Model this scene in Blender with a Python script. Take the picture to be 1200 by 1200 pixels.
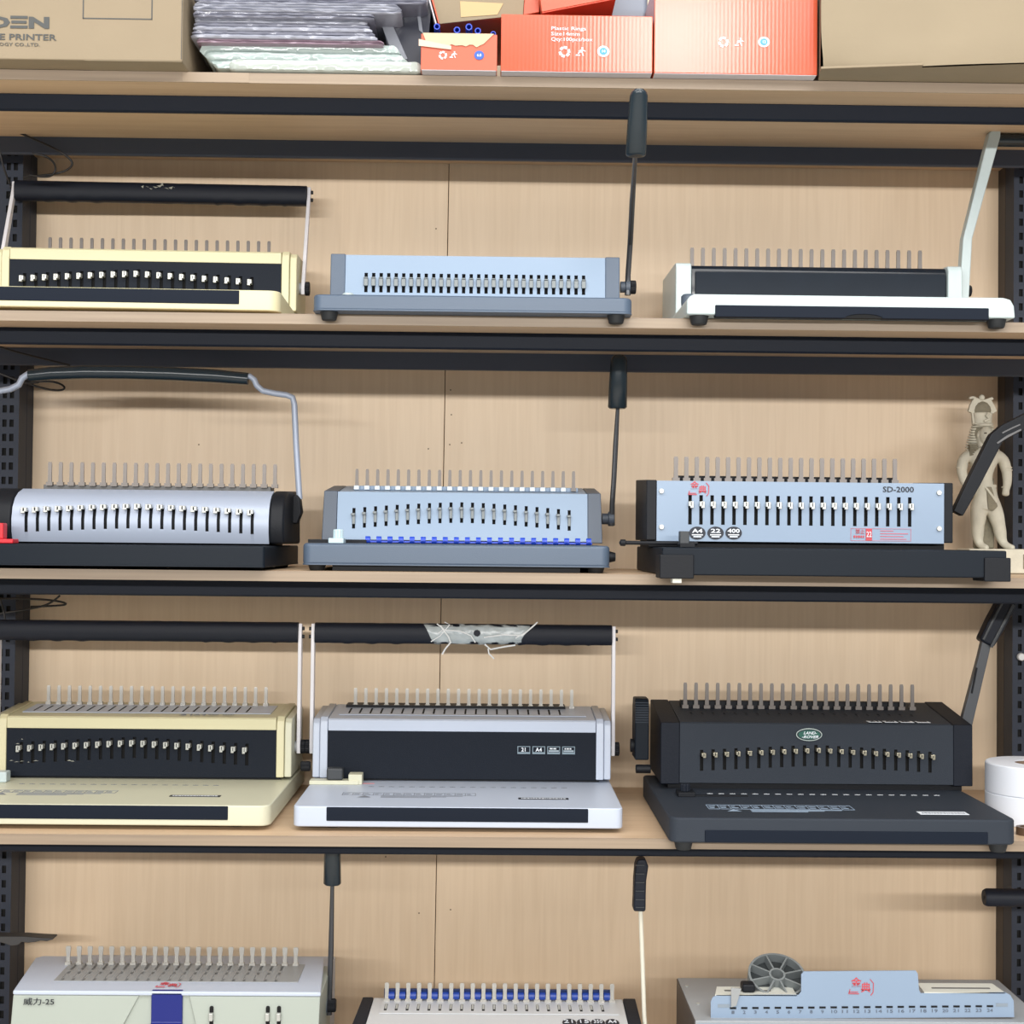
import bpy, math, random
from mathutils import Vector, Matrix, noise
random.seed(7)
PI = math.pi
sc = bpy.context.scene
for o in list(bpy.data.objects): bpy.data.objects.remove(o)
COL = sc.collection

# ------------------------------------------------------------------ camera
CAM = Vector((0.0, -1.93, 1.35)); F = 1700.0
YAW, PITCH, ROLL = 0.0129, 0.0199, 0.0100
def cam_basis():
    fw = Vector((math.sin(YAW)*math.cos(PITCH), math.cos(YAW)*math.cos(PITCH), math.sin(PITCH)))
    rt = fw.cross(Vector((0, 0, 1))).normalized(); up = rt.cross(fw)
    c, s = math.cos(ROLL), math.sin(ROLL)
    return rt*c + up*s, up*c - rt*s, fw
RT, UP, FW = cam_basis()
camd = bpy.data.cameras.new('camera'); camd.sensor_width = 36; camd.lens = F/1200*36
camd.clip_start = .05; camd.clip_end = 60
cam = bpy.data.objects.new('camera', camd); COL.objects.link(cam); sc.camera = cam
m = Matrix.Identity(4)
for i in range(3):
    m[i][0] = RT[i]; m[i][1] = UP[i]; m[i][2] = -FW[i]; m[i][3] = CAM[i]
cam.matrix_world = m
def at(px, py, Y):
    """world point seen at pixel (px,py) of the 1200 frame on the upright plane y = Y"""
    d = RT*((px-600)/F) + UP*((600-py)/F) + FW
    return CAM + d*((Y-CAM.y)/d.y)

# ------------------------------------------------------------------ light
sc.view_settings.view_transform = 'Standard'; sc.view_settings.look = 'None'
sc.view_settings.exposure = 0.0; sc.view_settings.gamma = 1.0
sc.view_settings.use_curve_mapping = False
w = bpy.data.worlds.new('world'); sc.world = w; w.use_nodes = True
w.node_tree.nodes['Background'].inputs[0].default_value = (.86, .93, 1.0, 1)
w.node_tree.nodes['Background'].inputs[1].default_value = .36
def area(name, loc, target, sx, sy, power, col=(1, .97, .93)):
    l = bpy.data.lights.new(name, 'AREA'); l.shape = 'RECTANGLE'; l.size = sx; l.size_y = sy
    l.energy = power; l.color = col
    o = bpy.data.objects.new(name, l); COL.objects.link(o); o.location = loc
    o.rotation_euler = (Vector(target)-Vector(loc)).to_track_quat('-Z', 'Y').to_euler()
    return o
area('key_tube_light', (0, -4.1, 2.00), (0, 0, 1.5), 5.0, .12, 150)
area('ceiling_panel_light', (.52, -2.3, 2.80), (.3, 0, 1.9), .42, .34, 8)
area('added_overhead_fill', (0, -1.45, 3.10), (0, -1.0, 0), 5.0, 1.0, 78)  # added overhead fill, brightens the tops of the bases
area('added_overhead_fill', (0, -2.6, 3.30), (0, -1.6, 0), 5.0, 1.2, 52)  # added overhead fill, its floor bounce brightens the board undersides

# ------------------------------------------------------------------ materials
def lin(c):
    return tuple(((v/255)/12.92 if v/255 <= .04045 else ((v/255+.055)/1.055)**2.4) for v in c)
MATS = {}
def mat(name, rgb, rough=.5, metal=0., bump=0., bscale=300., var=0., vscale=8., spec=.5, coat=0., alpha=1., trans=0.):
    if name in MATS: return MATS[name]
    m = bpy.data.materials.new(name); m.use_nodes = True; nt = m.node_tree; b = nt.nodes['Principled BSDF']
    c = lin(rgb)
    b.inputs['Base Color'].default_value = (*c, 1); b.inputs['Roughness'].default_value = rough
    b.inputs['Metallic'].default_value = metal; b.inputs['Specular IOR Level'].default_value = spec
    b.inputs['Coat Weight'].default_value = coat; b.inputs['Alpha'].default_value = alpha
    b.inputs['Transmission Weight'].default_value = trans
    tc = nt.nodes.new('ShaderNodeTexCoord')
    n = nt.nodes.new('ShaderNodeTexNoise'); n.inputs['Scale'].default_value = vscale; n.inputs['Detail'].default_value = 4
    nt.links.new(tc.outputs['Object'], n.inputs['Vector'])
    v = var if var else .04
    mx = nt.nodes.new('ShaderNodeMix'); mx.data_type = 'RGBA'
    mx.inputs[6].default_value = (*[x*(1-v) for x in c], 1); mx.inputs[7].default_value = (*[min(1, x*(1+v)) for x in c], 1)
    nt.links.new(n.outputs['Fac'], mx.inputs[0]); nt.links.new(mx.outputs[2], b.inputs['Base Color'])
    if bump:
        n2 = nt.nodes.new('ShaderNodeTexNoise'); n2.inputs['Scale'].default_value = bscale
        nt.links.new(tc.outputs['Object'], n2.inputs['Vector'])
        bp = nt.nodes.new('ShaderNodeBump'); bp.inputs['Strength'].default_value = bump; bp.inputs['Distance'].default_value = .001
        nt.links.new(n2.outputs['Fac'], bp.inputs['Height']); nt.links.new(bp.outputs['Normal'], b.inputs['Normal'])
    MATS[name] = m; return m
def wood(name, ca, cb, stretch, rough=.45, scale=1.0, contrast=1.0):
    """fine-lined laminate; stretch = per-axis scale of the grain noise"""
    m = bpy.data.materials.new(name); m.use_nodes = True; nt = m.node_tree; b = nt.nodes['Principled BSDF']
    b.inputs['Roughness'].default_value = rough
    tc = nt.nodes.new('ShaderNodeTexCoord'); mp = nt.nodes.new('ShaderNodeMapping')
    mp.inputs['Scale'].default_value = stretch; nt.links.new(tc.outputs['Object'], mp.inputs['Vector'])
    n1 = nt.nodes.new('ShaderNodeTexNoise'); n1.inputs['Scale'].default_value = 9*scale; n1.inputs['Detail'].default_value = 3
    n1.inputs['Distortion'].default_value = .35
    n2 = nt.nodes.new('ShaderNodeTexNoise'); n2.inputs['Scale'].default_value = 42*scale; n2.inputs['Detail'].default_value = 5
    for n in (n1, n2): nt.links.new(mp.outputs[0], n.inputs['Vector'])
    wv = nt.nodes.new('ShaderNodeMath'); wv.operation = 'MULTIPLY'; wv.inputs[1].default_value = 26
    sn = nt.nodes.new('ShaderNodeMath'); sn.operation = 'SINE'
    nt.links.new(n1.outputs['Fac'], wv.inputs[0]); nt.links.new(wv.outputs[0], sn.inputs[0])
    mr = nt.nodes.new('ShaderNodeMapRange'); mr.inputs[1].default_value = -1; mr.inputs[2].default_value = 1
    mr.inputs[3].default_value = .5-.16*contrast; mr.inputs[4].default_value = .5+.16*contrast
    nt.links.new(sn.outputs[0], mr.inputs[0])
    ad = nt.nodes.new('ShaderNodeMath'); ad.operation = 'MULTIPLY_ADD'; ad.inputs[1].default_value = .9*contrast
    sb = nt.nodes.new('ShaderNodeMath'); sb.operation = 'SUBTRACT'; sb.inputs[1].default_value = .5
    nt.links.new(n2.outputs['Fac'], sb.inputs[0]); nt.links.new(sb.outputs[0], ad.inputs[0]); nt.links.new(mr.outputs[0], ad.inputs[2])
    mx = nt.nodes.new('ShaderNodeMix'); mx.data_type = 'RGBA'
    mx.inputs[6].default_value = (*lin(ca), 1); mx.inputs[7].default_value = (*lin(cb), 1)
    nt.links.new(ad.outputs[0], mx.inputs[0]); nt.links.new(mx.outputs[2], b.inputs['Base Color'])
    MATS[name] = m; return m
W_PANEL = wood('panel_laminate', (212, 187, 156), (238, 217, 189), (5, 5, .22), contrast=.45)
W_BOARD = wood('board_laminate', (188, 158, 126), (216, 190, 160), (.2, 4, 4), contrast=.6)
W_EDGE = wood('edge_band', (122, 106, 90), (156, 139, 119), (.10, 3, 5))
RACK = mat('rack_steel', (12, 20, 33), .55, .0, .12, 400, spec=.2)
POST = mat('post_steel', (30, 39, 56), .6, 0, .2, 500)
BLACKV = mat('slot_void', (6, 7, 9), .9)
STEEL = mat('pin_steel', (184, 186, 182), .35, .4)
FING = mat('finger_steel', (116, 110, 106), .45, .2)
FINGC = mat('finger_pale', (176, 174, 168), .35, .2)
CREAM = mat('cream_plastic', (204, 199, 164), .42, bump=.1)
CREAM2 = mat('cream_pale_plastic', (198, 198, 176), .42, bump=.1)
WHITE = mat('white_plastic', (182, 192, 209), .4, bump=.08)
WHITEG = mat('mint_white_plastic', (182, 196, 198), .35, bump=.06)
DPANEL = mat('dark_panel', (23, 29, 39), .6, spec=.15, bump=.25, bscale=700)
GLOSSB = mat('gloss_black', (20, 28, 38), .12, var=.2, vscale=30)
STRIP = mat('dark_strip', (17, 25, 38), .6, spec=.15)
BLACKP = mat('black_plastic', (18, 21, 27), .55, spec=.25, bump=.2)
GRIP = mat('grip_rubber', (22, 27, 38), .5, spec=.25, bump=.3, bscale=900)
GRIPG = mat('grip_gloss', (30, 42, 50), .25)
SLATE = mat('slate_plastic', (76, 91, 110), .42, bump=.15, bscale=900)
SLATED = mat('slate_dark_plastic', (76, 86, 100), .5, bump=.15)
LBLUE = mat('light_blue_paint', (136, 157, 181), .45, bump=.06)
GBLUE = mat('grey_blue_paint', (132, 151, 174), .42, bump=.05)
SILVER = mat('silver_paint', (158, 168, 186), .4, .12)
CHARC = mat('charcoal_plastic', (47, 53, 62), .6, spec=.2, bump=.4, bscale=1200)
CHARCD = mat('charcoal_dark', (25, 30, 40), .6, spec=.2, bump=.3)
NAVY = mat('navy_black_paint', (12, 21, 31), .5, spec=.2, bump=.06)
RUB = mat('rubber_foot', (24, 28, 32), .6)
WARM = mat('white_arm_paint', (226, 226, 232), .35)
CHROME = mat('chrome', (200, 200, 205), .22, .9)
RODM = mat('dark_rod', (82, 84, 88), .35, .6)
RED = mat('red_plastic', (200, 24, 40), .4)
BLUEP = mat('blue_plastic', (24, 66, 190), .35)
PAPER = mat('paper', (214, 220, 230), .8)
INKB = mat('black_ink', (26, 30, 40), .6)
INKG = mat('grey_ink', (120, 125, 135), .6)
INKW = mat('white_ink', (225, 232, 240), .5)
INKR = mat('red_ink', (186, 70, 80), .6)
CARD = mat('kraft_card', (142, 128, 106), .8, bump=.3, bscale=90, var=.06, vscale=14)
CARD2 = mat('kraft_card_pale', (142, 129, 107), .8, bump=.4, bscale=60, var=.08, vscale=10)
CINK = mat('carton_ink', (78, 80, 80), .8)
GREYL = mat('grey_paint', (146, 149, 151), .45)

# ------------------------------------------------------------------ mesh helpers
class MB:
    def __init__(s): s.v = []; s.f = []; s.m = []
    def add(s, vs, fs, mi=0):
        n = len(s.v); s.v += [tuple(v) for v in vs]
        for f in fs: s.f.append([n+i for i in f]); s.m.append(mi)
    def box(s, x0, x1, y0, y1, z0, z1, mi=0):
        vs = [(x, y, z) for z in (z0, z1) for y in (y0, y1) for x in (x0, x1)]
        s.add(vs, [(0, 2, 3, 1), (4, 5, 7, 6), (0, 1, 5, 4), (2, 6, 7, 3), (0, 4, 6, 2), (1, 3, 7, 5)], mi); return s
    def prism(s, prof, x0, x1, mi=0):
        """prof: list of (y,z), extruded in x"""
        n = len(prof)
        vs = [(x0, y, z) for y, z in prof]+[(x1, y, z) for y, z in prof]
        s.add(vs, [tuple(range(n))[::-1], tuple(range(n, 2*n))]+[(i, (i+1) % n, n+(i+1) % n, n+i) for i in range(n)], mi); return s
    def prismz(s, poly, z0, z1, mi=0):
        n = len(poly)
        vs = [(x, y, z0) for x, y in poly]+[(x, y, z1) for x, y in poly]
        s.add(vs, [tuple(range(n))[::-1], tuple(range(n, 2*n))]+[(i, (i+1) % n, n+(i+1) % n, n+i) for i in range(n)], mi); return s
    def prismy(s, poly, y0, y1, mi=0):
        """poly in (x,z)"""
        n = len(poly)
        vs = [(x, y0, z) for x, z in poly]+[(x, y1, z) for x, z in poly]
        s.add(vs, [tuple(range(n)), tuple(range(n, 2*n))[::-1]]+[(i, n+i, n+(i+1) % n, (i+1) % n) for i in range(n)], mi); return s
    def rings(s, rings, mi=0, cap=True):
        n = len(rings[0]); vs = [p for r in rings for p in r]; fs = []
        for k in range(len(rings)-1):
            for i in range(n):
                j = (i+1) % n; fs.append((k*n+i, k*n+j, (k+1)*n+j, (k+1)*n+i))
        if cap: fs.append(tuple(range(n))[::-1]); fs.append(tuple(range((len(rings)-1)*n, len(rings)*n)))
        s.add(vs, fs, mi); return s
    def tube(s, pts, r, n=10, mi=0, sx=1., cap=True):
        pts = [Vector(p) for p in pts]; rs = r if isinstance(r, (list, tuple)) else [r]*len(pts)
        d0 = (pts[1]-pts[0]).normalized(); a = Vector((0, 1, 0)) if abs(d0.y) < .9 else Vector((0, 0, 1))
        R = []
        for i, p in enumerate(pts):
            d = (pts[min(i+1, len(pts)-1)]-pts[max(i-1, 0)]).normalized()
            u = (a-d*a.dot(d)).normalized(); v = d.cross(u)
            R.append([p+u*math.cos(2*PI*k/n)*rs[i]*sx+v*math.sin(2*PI*k/n)*rs[i] for k in range(n)])
        return s.rings(R, mi, cap)
    def lathe(s, prof, c, axis='z', n=20, mi=0):
        R = []
        for r, h in prof:
            ring = []
            for k in range(n):
                a, b = math.cos(2*PI*k/n)*r, math.sin(2*PI*k/n)*r
                ring.append({'z': (c[0]+a, c[1]+b, c[2]+h), 'x': (c[0]+h, c[1]+a, c[2]+b), 'y': (c[0]+a, c[1]+h, c[2]-b)}[axis])
            R.append(ring)
        return s.rings(R, mi)
    def build(s, name, mats, parent=None, bevel=0, seg=2, smooth=35, sub=0):
        me = bpy.data.meshes.new(name)
        me.from_pydata(s.v, [], s.f)
        if not isinstance(mats, (list, tuple)): mats = [mats]
        for q in mats: me.materials.append(q)
        me.polygons.foreach_set('material_index', s.m)
        me.update(); me.validate()
        import bmesh
        bm = bmesh.new(); bm.from_mesh(me)
        if getattr(s, 'raw', False): bmesh.ops.remove_doubles(bm, verts=bm.verts[:], dist=1e-6)
        bmesh.ops.recalc_face_normals(bm, faces=bm.faces[:]) if not getattr(s, 'raw', False) else None
        bm.to_mesh(me); bm.free()
        if smooth:
            me.shade_smooth(); me.set_sharp_from_angle(angle=math.radians(smooth))
        o = bpy.data.objects.new(name, me); COL.objects.link(o)
        if parent: o.parent = parent
        if bevel:
            b = o.modifiers.new('bevel', 'BEVEL'); b.width = bevel; b.segments = seg; b.limit_method = 'ANGLE'; b.angle_limit = math.radians(30)
            b.harden_normals = True
        if sub:
            q = o.modifiers.new('sub', 'SUBSURF'); q.levels = sub; q.render_levels = sub
        return o
def empty(name, loc, rz=0):
    o = bpy.data.objects.new(name, None); COL.objects.link(o); o.location = loc; o.rotation_euler = (0, 0, rz)
    o.empty_display_size = .05; return o
def tag(o, label=None, cat=None, group=None, kind=None):
    if label: o['label'] = label
    if cat: o['category'] = cat
    if group: o['group'] = group
    if kind: o['kind'] = kind
    return o
def copy(o, parent, loc=None):
    c = o.copy(); COL.objects.link(c); c.parent = parent
    if loc is not None: c.location = loc
    return c
_TC = {}
def text(name, s, loc, h, m, parent=None, face='front', width=None, shear=0, bold=0, align='LEFT', tilt=0, rz=0):
    """flat print; h = cap height in metres; face 'front' (on an upright face) or 'top'"""
    cu = bpy.data.curves.new(name, 'FONT'); cu.body = s; cu.size = 1; cu.extrude = .02; cu.align_x = align
    cu.shear = shear; cu.offset = bold; cu.resolution_u = 2
    tmp = bpy.data.objects.new('tmp', cu); COL.objects.link(tmp)
    dg = bpy.context.evaluated_depsgraph_get(); me = bpy.data.meshes.new_from_object(tmp.evaluated_get(dg))
    bpy.data.objects.remove(tmp); me.name = name
    xs = [v.co.x for v in me.vertices]
    if not xs: return None
    wd = max(xs)-min(xs); k = h/.70; kx = (width/wd if width else k)
    for v in me.vertices:
        v.co.x *= kx; v.co.y *= k; v.co.z *= .01
    me.materials.clear(); me.materials.append(m)
    o = bpy.data.objects.new(name, me); COL.objects.link(o); o.location = loc
    o.rotation_euler = ((PI/2 if face == 'front' else 0)+tilt, 0, rz)
    if parent: o.parent = parent
    return o
def rrect(x0, x1, y0, y1, r, n=4, back=None):
    rb = r if back is None else back; P = []
    for (cx, cy, a0, q) in ((x1-r, y0+r, -90, r), (x1-rb, y1-rb, 0, rb), (x0+rb, y1-rb, 90, rb), (x0+r, y0+r, 180, r)):
        if q < 1e-5: P.append((x1 if a0 in (-90, 0) else x0, y0 if a0 in (-90, 180) else y1)); continue
        for i in range(n+1):
            a = math.radians(a0+90*i/n); P.append((cx+q*math.cos(a), cy+q*math.sin(a)))
    return P
def slotted(mb, P, W, slots, vs, depth, thick=0, base_mi=0, dark_mi=1):
    """P(u,v,d): point at u along width, v up (0..vs[-1]), d inward. slots: (u0,u1,v0,v1). vs: breakpoints of v"""
    H = vs[-1]
    def quad(u0, u1, v0, v1, mi=base_mi):
        br = [v0]+[x for x in vs if v0 < x < v1]+[v1]
        for a, b in zip(br[:-1], br[1:]):
            mb.add([P(u0, a, 0), P(u1, a, 0), P(u1, b, 0), P(u0, b, 0)], [(0, 1, 2, 3)], mi)
    slots = sorted(slots); u = 0
    groups = {}
    for s_ in slots: groups.setdefault((s_[0], s_[1]), []).append((s_[2], s_[3]))
    for (u0, u1), vv in sorted(groups.items()):
        if u0 > u: quad(u, u0, 0, H)
        v = 0
        for v0, v1 in sorted(vv):
            quad(u0, u1, v, v0); v = v1
            A = [P(u0, v0, 0), P(u1, v0, 0), P(u1, v1, 0), P(u0, v1, 0)]
            D = [P(u0, v0, depth), P(u1, v0, depth), P(u1, v1, depth), P(u0, v1, depth)]
            for i in range(4):
                j = (i+1) % 4; mb.add([A[i], A[j], D[j], D[i]], [(0, 3, 2, 1)], dark_mi)
            mb.add(D, [(0, 1, 2, 3)], dark_mi)
        quad(u0, u1, v, H); u = u1
    quad(u, W, 0, H)
    if thick:
        for (ua, ub, va, vb) in ((0, W, 0, 0), (0, W, H, H)):
            mb.add([P(ua, va, 0), P(ub, va, 0), P(ub, va, thick), P(ua, va, thick)], [(0, 1, 2, 3)] if va else [(3, 2, 1, 0)], base_mi)
        for uu in (0, W):
            for a, b in zip(vs[:-1], vs[1:]):
                mb.add([P(uu, a, 0), P(uu, b, 0), P(uu, b, thick), P(uu, a, thick)], [(0, 1, 2, 3)] if not uu else [(3, 2, 1, 0)], base_mi)
    mb.raw = True
    return mb
def panel(root, name, x0, x1, yb, zb, yt, zt, slots, m, thick=.005, off=0):
    """upright (or leaning / lying) slotted plate from (yb,zb) to (yt,zt); slots in (x0,x1,s0,s1) with s along the plate"""
    L = math.hypot(yt-yb, zt-zb); dy, dz = (yt-yb)/L, (zt-zb)/L; nx, nz = dz, -dy   # inward direction (y,z)
    def P(u, v, d): return (x0+u, yb+dy*v+nx*(d-off), zb+dz*v+nz*(d-off))
    mb = slotted(MB(), P, x1-x0, [(a-x0, b-x0, c, d) for a, b, c, d in slots], [0, L], thick*.92, thick)
    return mb.build(name, [m, BLACKV], root, smooth=0)
def fingers(root, n, xa, xb, y, z0, z1, m, wb=.0056, wt=.0034, th=.0014, lean=.0, clip=.0075, tip=0):
    b = MB(); h = z1-z0
    b.rings([[(-wb/2, -th, 0), (wb/2, -th, 0), (wb/2, th, 0), (-wb/2, th, 0)],
             [(-wb*.42, -th*.9+lean*.4, h*.45), (wb*.42, -th*.9+lean*.4, h*.45), (wb*.42, th*.9+lean*.4, h*.45), (-wb*.42, th*.9+lean*.4, h*.45)],
             [(-wt*.75, -th*.7+lean*.9, h*.92), (wt*.75, -th*.7+lean*.9, h*.92), (wt*.75, th*.7+lean*.9, h*.92), (-wt*.75, th*.7+lean*.9, h*.92)],
             [(-wt*.55, -th*.5+lean, h), (wt*.55, -th*.5+lean, h), (wt*.55, th*.5+lean, h), (-wt*.55, th*.5+lean, h)]])
    b.box(-clip/2, clip/2, -.0035, .003, -.001, h*.13)
    f0 = b.build('comb_finger', m, root, smooth=30)
    for i in range(n):
        p = (xa+(xb-xa)*i/(n-1), y, z0)
        if i == 0: f0.location = p
        else: copy(f0, root, p)
def pins(root, pts, m=STEEL, w=.006, h=.008, d=.010, side=-1, body=True):
    b = MB(); b.box(-w/2, w/2, -d, .002, -h*.35, h*.35)
    if body: b.box(-w/2+side*w*.45, w/2+side*w*.45, -d, -d*.45, -h*.62, h*.38)
    p0 = b.build('pull_pin', m, root, bevel=.0007, seg=1, smooth=30)
    for i, p in enumerate(pts):
        if i == 0: p0.location = p
        else: copy(p0, root, p)
def feet(root, pts, r=.012, h=.010, m=RUB):
    b = MB().lathe([(r*.72, 0), (r*.8, .001), (r, h)], (0, 0, 0), n=16)
    f0 = b.build('foot', m, root)
    for i, p in enumerate(pts):
        if i == 0: f0.location = p
        else: copy(f0, root, p)
def knob(root, name, c, r, L, m=BLACKP, axis='x', n=24, knurl=.06):
    R = []
    for h, k in ((0, .9), (L*.12, 1), (L*.88, 1), (L, .88)):
        ring = []
        for i in range(n*2):
            a = 2*PI*i/(n*2); q = r*k*(1-(knurl if i % 2 else 0))
            ca, sa = math.cos(a)*q, math.sin(a)*q
            ring.append({'x': (c[0]+h, c[1]+ca, c[2]+sa), 'z': (c[0]+ca, c[1]+sa, c[2]+h), 'y': (c[0]+ca, c[1]+h, c[2]-sa)}[axis])
        R.append(ring)
    return MB().rings(R).build(name, m, root, smooth=20)
def logo_red(root, x, y, z, s, face='front', tilt=0):
    """small red two-character emblem with a thin outline"""
    a = text('emblem', '金', (x-s*.50, y, z-s*.05 if face == 'front' else z), s*.36, INKR, root, face, bold=.012, tilt=tilt)
    b_loc = (x-s*.02, y, z-s*.30) if face == 'front' else (x-s*.02, y-s*.25, z)
    text('emblem', '典', b_loc, s*.36, INKR, root, face, bold=.012, tilt=tilt)
    mb = MB()
    def bar(xa, za, xb, zb, t=.0005):
        dx, dz = xb-xa, zb-za; L = math.hypot(dx, dz); ux, uz = -dz/L*t, dx/L*t
        q = [(xa+ux, za+uz), (xb+ux, zb+uz), (xb-ux, zb-uz), (xa-ux, za-uz)]
        if face == 'front': mb.prismy([(x+p, z+r_) for p, r_ in q], y-.0004, y)
        else: mb.prismz([(x+p, y+r_) for p, r_ in q], z, z+.0004)
    for q in ((-.62, -.42, -.1, -.42), (-.62, -.42, -.55, -.2), (-.6, -.34, -.15, -.34), (.45, .3, .62, .1), (.62, .1, .6, -.35), (.6, -.35, .48, -.5)):
        bar(*[v*s for v in q])
    mb.build('emblem_outline', INKR, root, smooth=0)

# ------------------------------------------------------------------ setting and rack
def SX(px, Y, py=600): return at(px, py, Y).x
def SZ(py, Y, px=600): return at(px, py, Y).z
ZS = [1.9715, 1.6495, 1.307, .957, .550]           # tops of the five boards
PY = .405                                         # face of the back panels
tag(MB().box(-4, 4, .50, .56, 0, 2.9).build('wall_back', mat('wall_paint', (205, 205, 205), .8)), kind='structure')
tag(MB().box(-4, 4, -10.5, .50, -.05, 0).build('floor', mat('floor_tile', (214, 208, 198), .5, var=.06)), kind='structure')
rack = empty('shelving_rack', (0, .2, 0))
tag(rack, 'dark blue-black steel shelving rack with light beech laminate boards and back panels', 'shelf')
def rk(o):
    for v in o.data.vertices: v.co.y -= .2
    o.parent = rack; return o
BL = ['topmost beech laminate board, carrying the cartons and orange boxes',
      'second beech laminate board from the top, under the binder with the glossy black front',
      'third beech laminate board from the top, under the SD-2000 binder and the statuette',
      'fourth beech laminate board from the top, under the binder with the oval badge',
      'lowest beech laminate board, carrying the blue-latch binder, just below the frame']
def board(z):
    o = MB().box(-1.05, 1.05, -.1988, .202, -.0136, 0).build('shelf_board', W_BOARD, bevel=.0006, seg=1)
    o.location = (0, .2, z)
    MB().box(-1.05, 1.05, -.2, -.1988, -.0136, 0).build('edge_band', W_EDGE, o)
    tag(o, BL[ZS.index(z)], 'shelf board', 'laminate shelf boards')
    fr = MB().prism([(.060, z-.0138), (.060, z-.0345), (.0625, z-.0368), (.0660, z-.0368), (.0660, z-.0350), (.064, z-.0340), (.064, z-.0138)], -1.05, 1.05)
    rk(fr.build('front_rail', RACK, smooth=25))
    zz = z-.0138
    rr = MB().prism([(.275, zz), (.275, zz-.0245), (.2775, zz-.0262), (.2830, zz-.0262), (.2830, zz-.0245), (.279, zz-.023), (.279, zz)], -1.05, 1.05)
    rk(rr.build('back_rail', mat('rack_steel_lightened', (58, 65, 80), .6), smooth=25))  # same steel as the front rail, colour lightened to offset its shade
for z in ZS: board(z)
tp = MB().box(SX(214, 0, 88), SX(292, 0, 88), -.2006, -.2001, -.0132, -.0004).build('tape_strip', mat('edge_tape', (158, 142, 124), .2), bpy.data.objects['shelf_board'])
# two back panels meeting at a slightly leaning seam
s0, s1 = at(527, 150, PY), at(509, 1150, PY)
k = (s1.x-s0.x)/(s1.z-s0.z)
def seam(z): return s0.x+k*(z-s0.z)
zt, zb = 2.25, .35
rk(MB().prismy([(-1.02, zb), (seam(zb)-.0005, zb), (seam(zt)-.0005, zt), (-1.02, zt)], PY, PY+.016).build('back_panel', W_PANEL, bevel=.0006, seg=1))
rk(MB().prismy([(seam(zb)+.0005, zb), (1.02, zb), (1.02, zt), (seam(zt)+.0005, zt)], PY, PY+.016).build('back_panel', W_PANEL, bevel=.0006, seg=1))
rk(MB().box(-1.02, 1.02, PY+.017, PY+.03, zb, zt).build('backing_strip', BLACKP))
b = MB()
for px, py in ((511, 268), (233, 521), (528, 457), (529, 486), (527, 521), (541, 519), (502, 526), (491, 1070), (528, 1066), (452, 1004)):
    q = at(px, py, PY-.0003); b.rings([[(q.x+.0011*math.cos(2*PI*i/8), q.y-h, q.z+.0011*math.sin(2*PI*i/8)) for i in range(8)] for h in (0, .0003)])
rk(b.build('nail_holes', mat('hole_brown', (84, 66, 50), .8), smooth=0))
def upright(inner, side):
    """perforated channel; inner = x of the inner edge, side = +1 when the post lies to the right"""
    pit = .0223; zlo, zhi = .35, 2.2; Wd = .085; ns = int((zhi-zlo)/pit)-1
    def P(u, v, d): return (inner+u if side > 0 else inner-Wd+u, .335+d, zlo+v)
    cols = [(.008, .0145), (.019, .0255)] if side < 0 else [(.0085, .0145), (.020, .0265)]
    sl = []
    for a, b in cols:
        if side < 0: a, b = Wd-b, Wd-a
        for i in range(ns): sl.append((a, b, .01+i*pit, .01+i*pit+.0115))
    mb = slotted(MB(), P, Wd, sl, [0, zhi-zlo], .004, .07)
    rk(mb.build('upright', [POST, BLACKV], smooth=0))
    xi = inner+side*.0035
    a, b = sorted((inner-side*.0035, xi))
upright(SX(22, .335, 500), -1)
upright(SX(1187, .335, 600), +1)
# dark folded trim beside the posts
rk(MB().box(SX(22, .335, 500)+.0005, SX(36.5, .40, 500), .372, .404, .35, 2.2).build('post_trim', POST, bevel=.001))
rk(MB().box(SX(1178, .40, 600), SX(1187, .335, 600)-.0005, .372, .404, .35, 2.2).build('post_trim', mat('post_trim_brown', (62, 55, 52), .6), bevel=.001))

# ------------------------------------------------------------------ binding machines
def root(label, x, y, row, rz=0, group='comb binding machines on the shelves'):
    r = empty('binding_machine', (x, y, ZS[row]), rz); return tag(r, label, 'binding machine', group)
def local(r):
    """pixel -> this machine's own coordinates, on its upright plane y = yl (unturned machines)"""
    o = r.location.copy()
    return (lambda px, py, yl: at(px, py, o.y+yl).x-o.x), (lambda px, py, yl: at(px, py, o.y+yl).z-o.z)
def arc(n, k=1.35): return [1-abs((i-(n-1)/2)/((n-1)/2))**k for i in range(n)]

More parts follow.
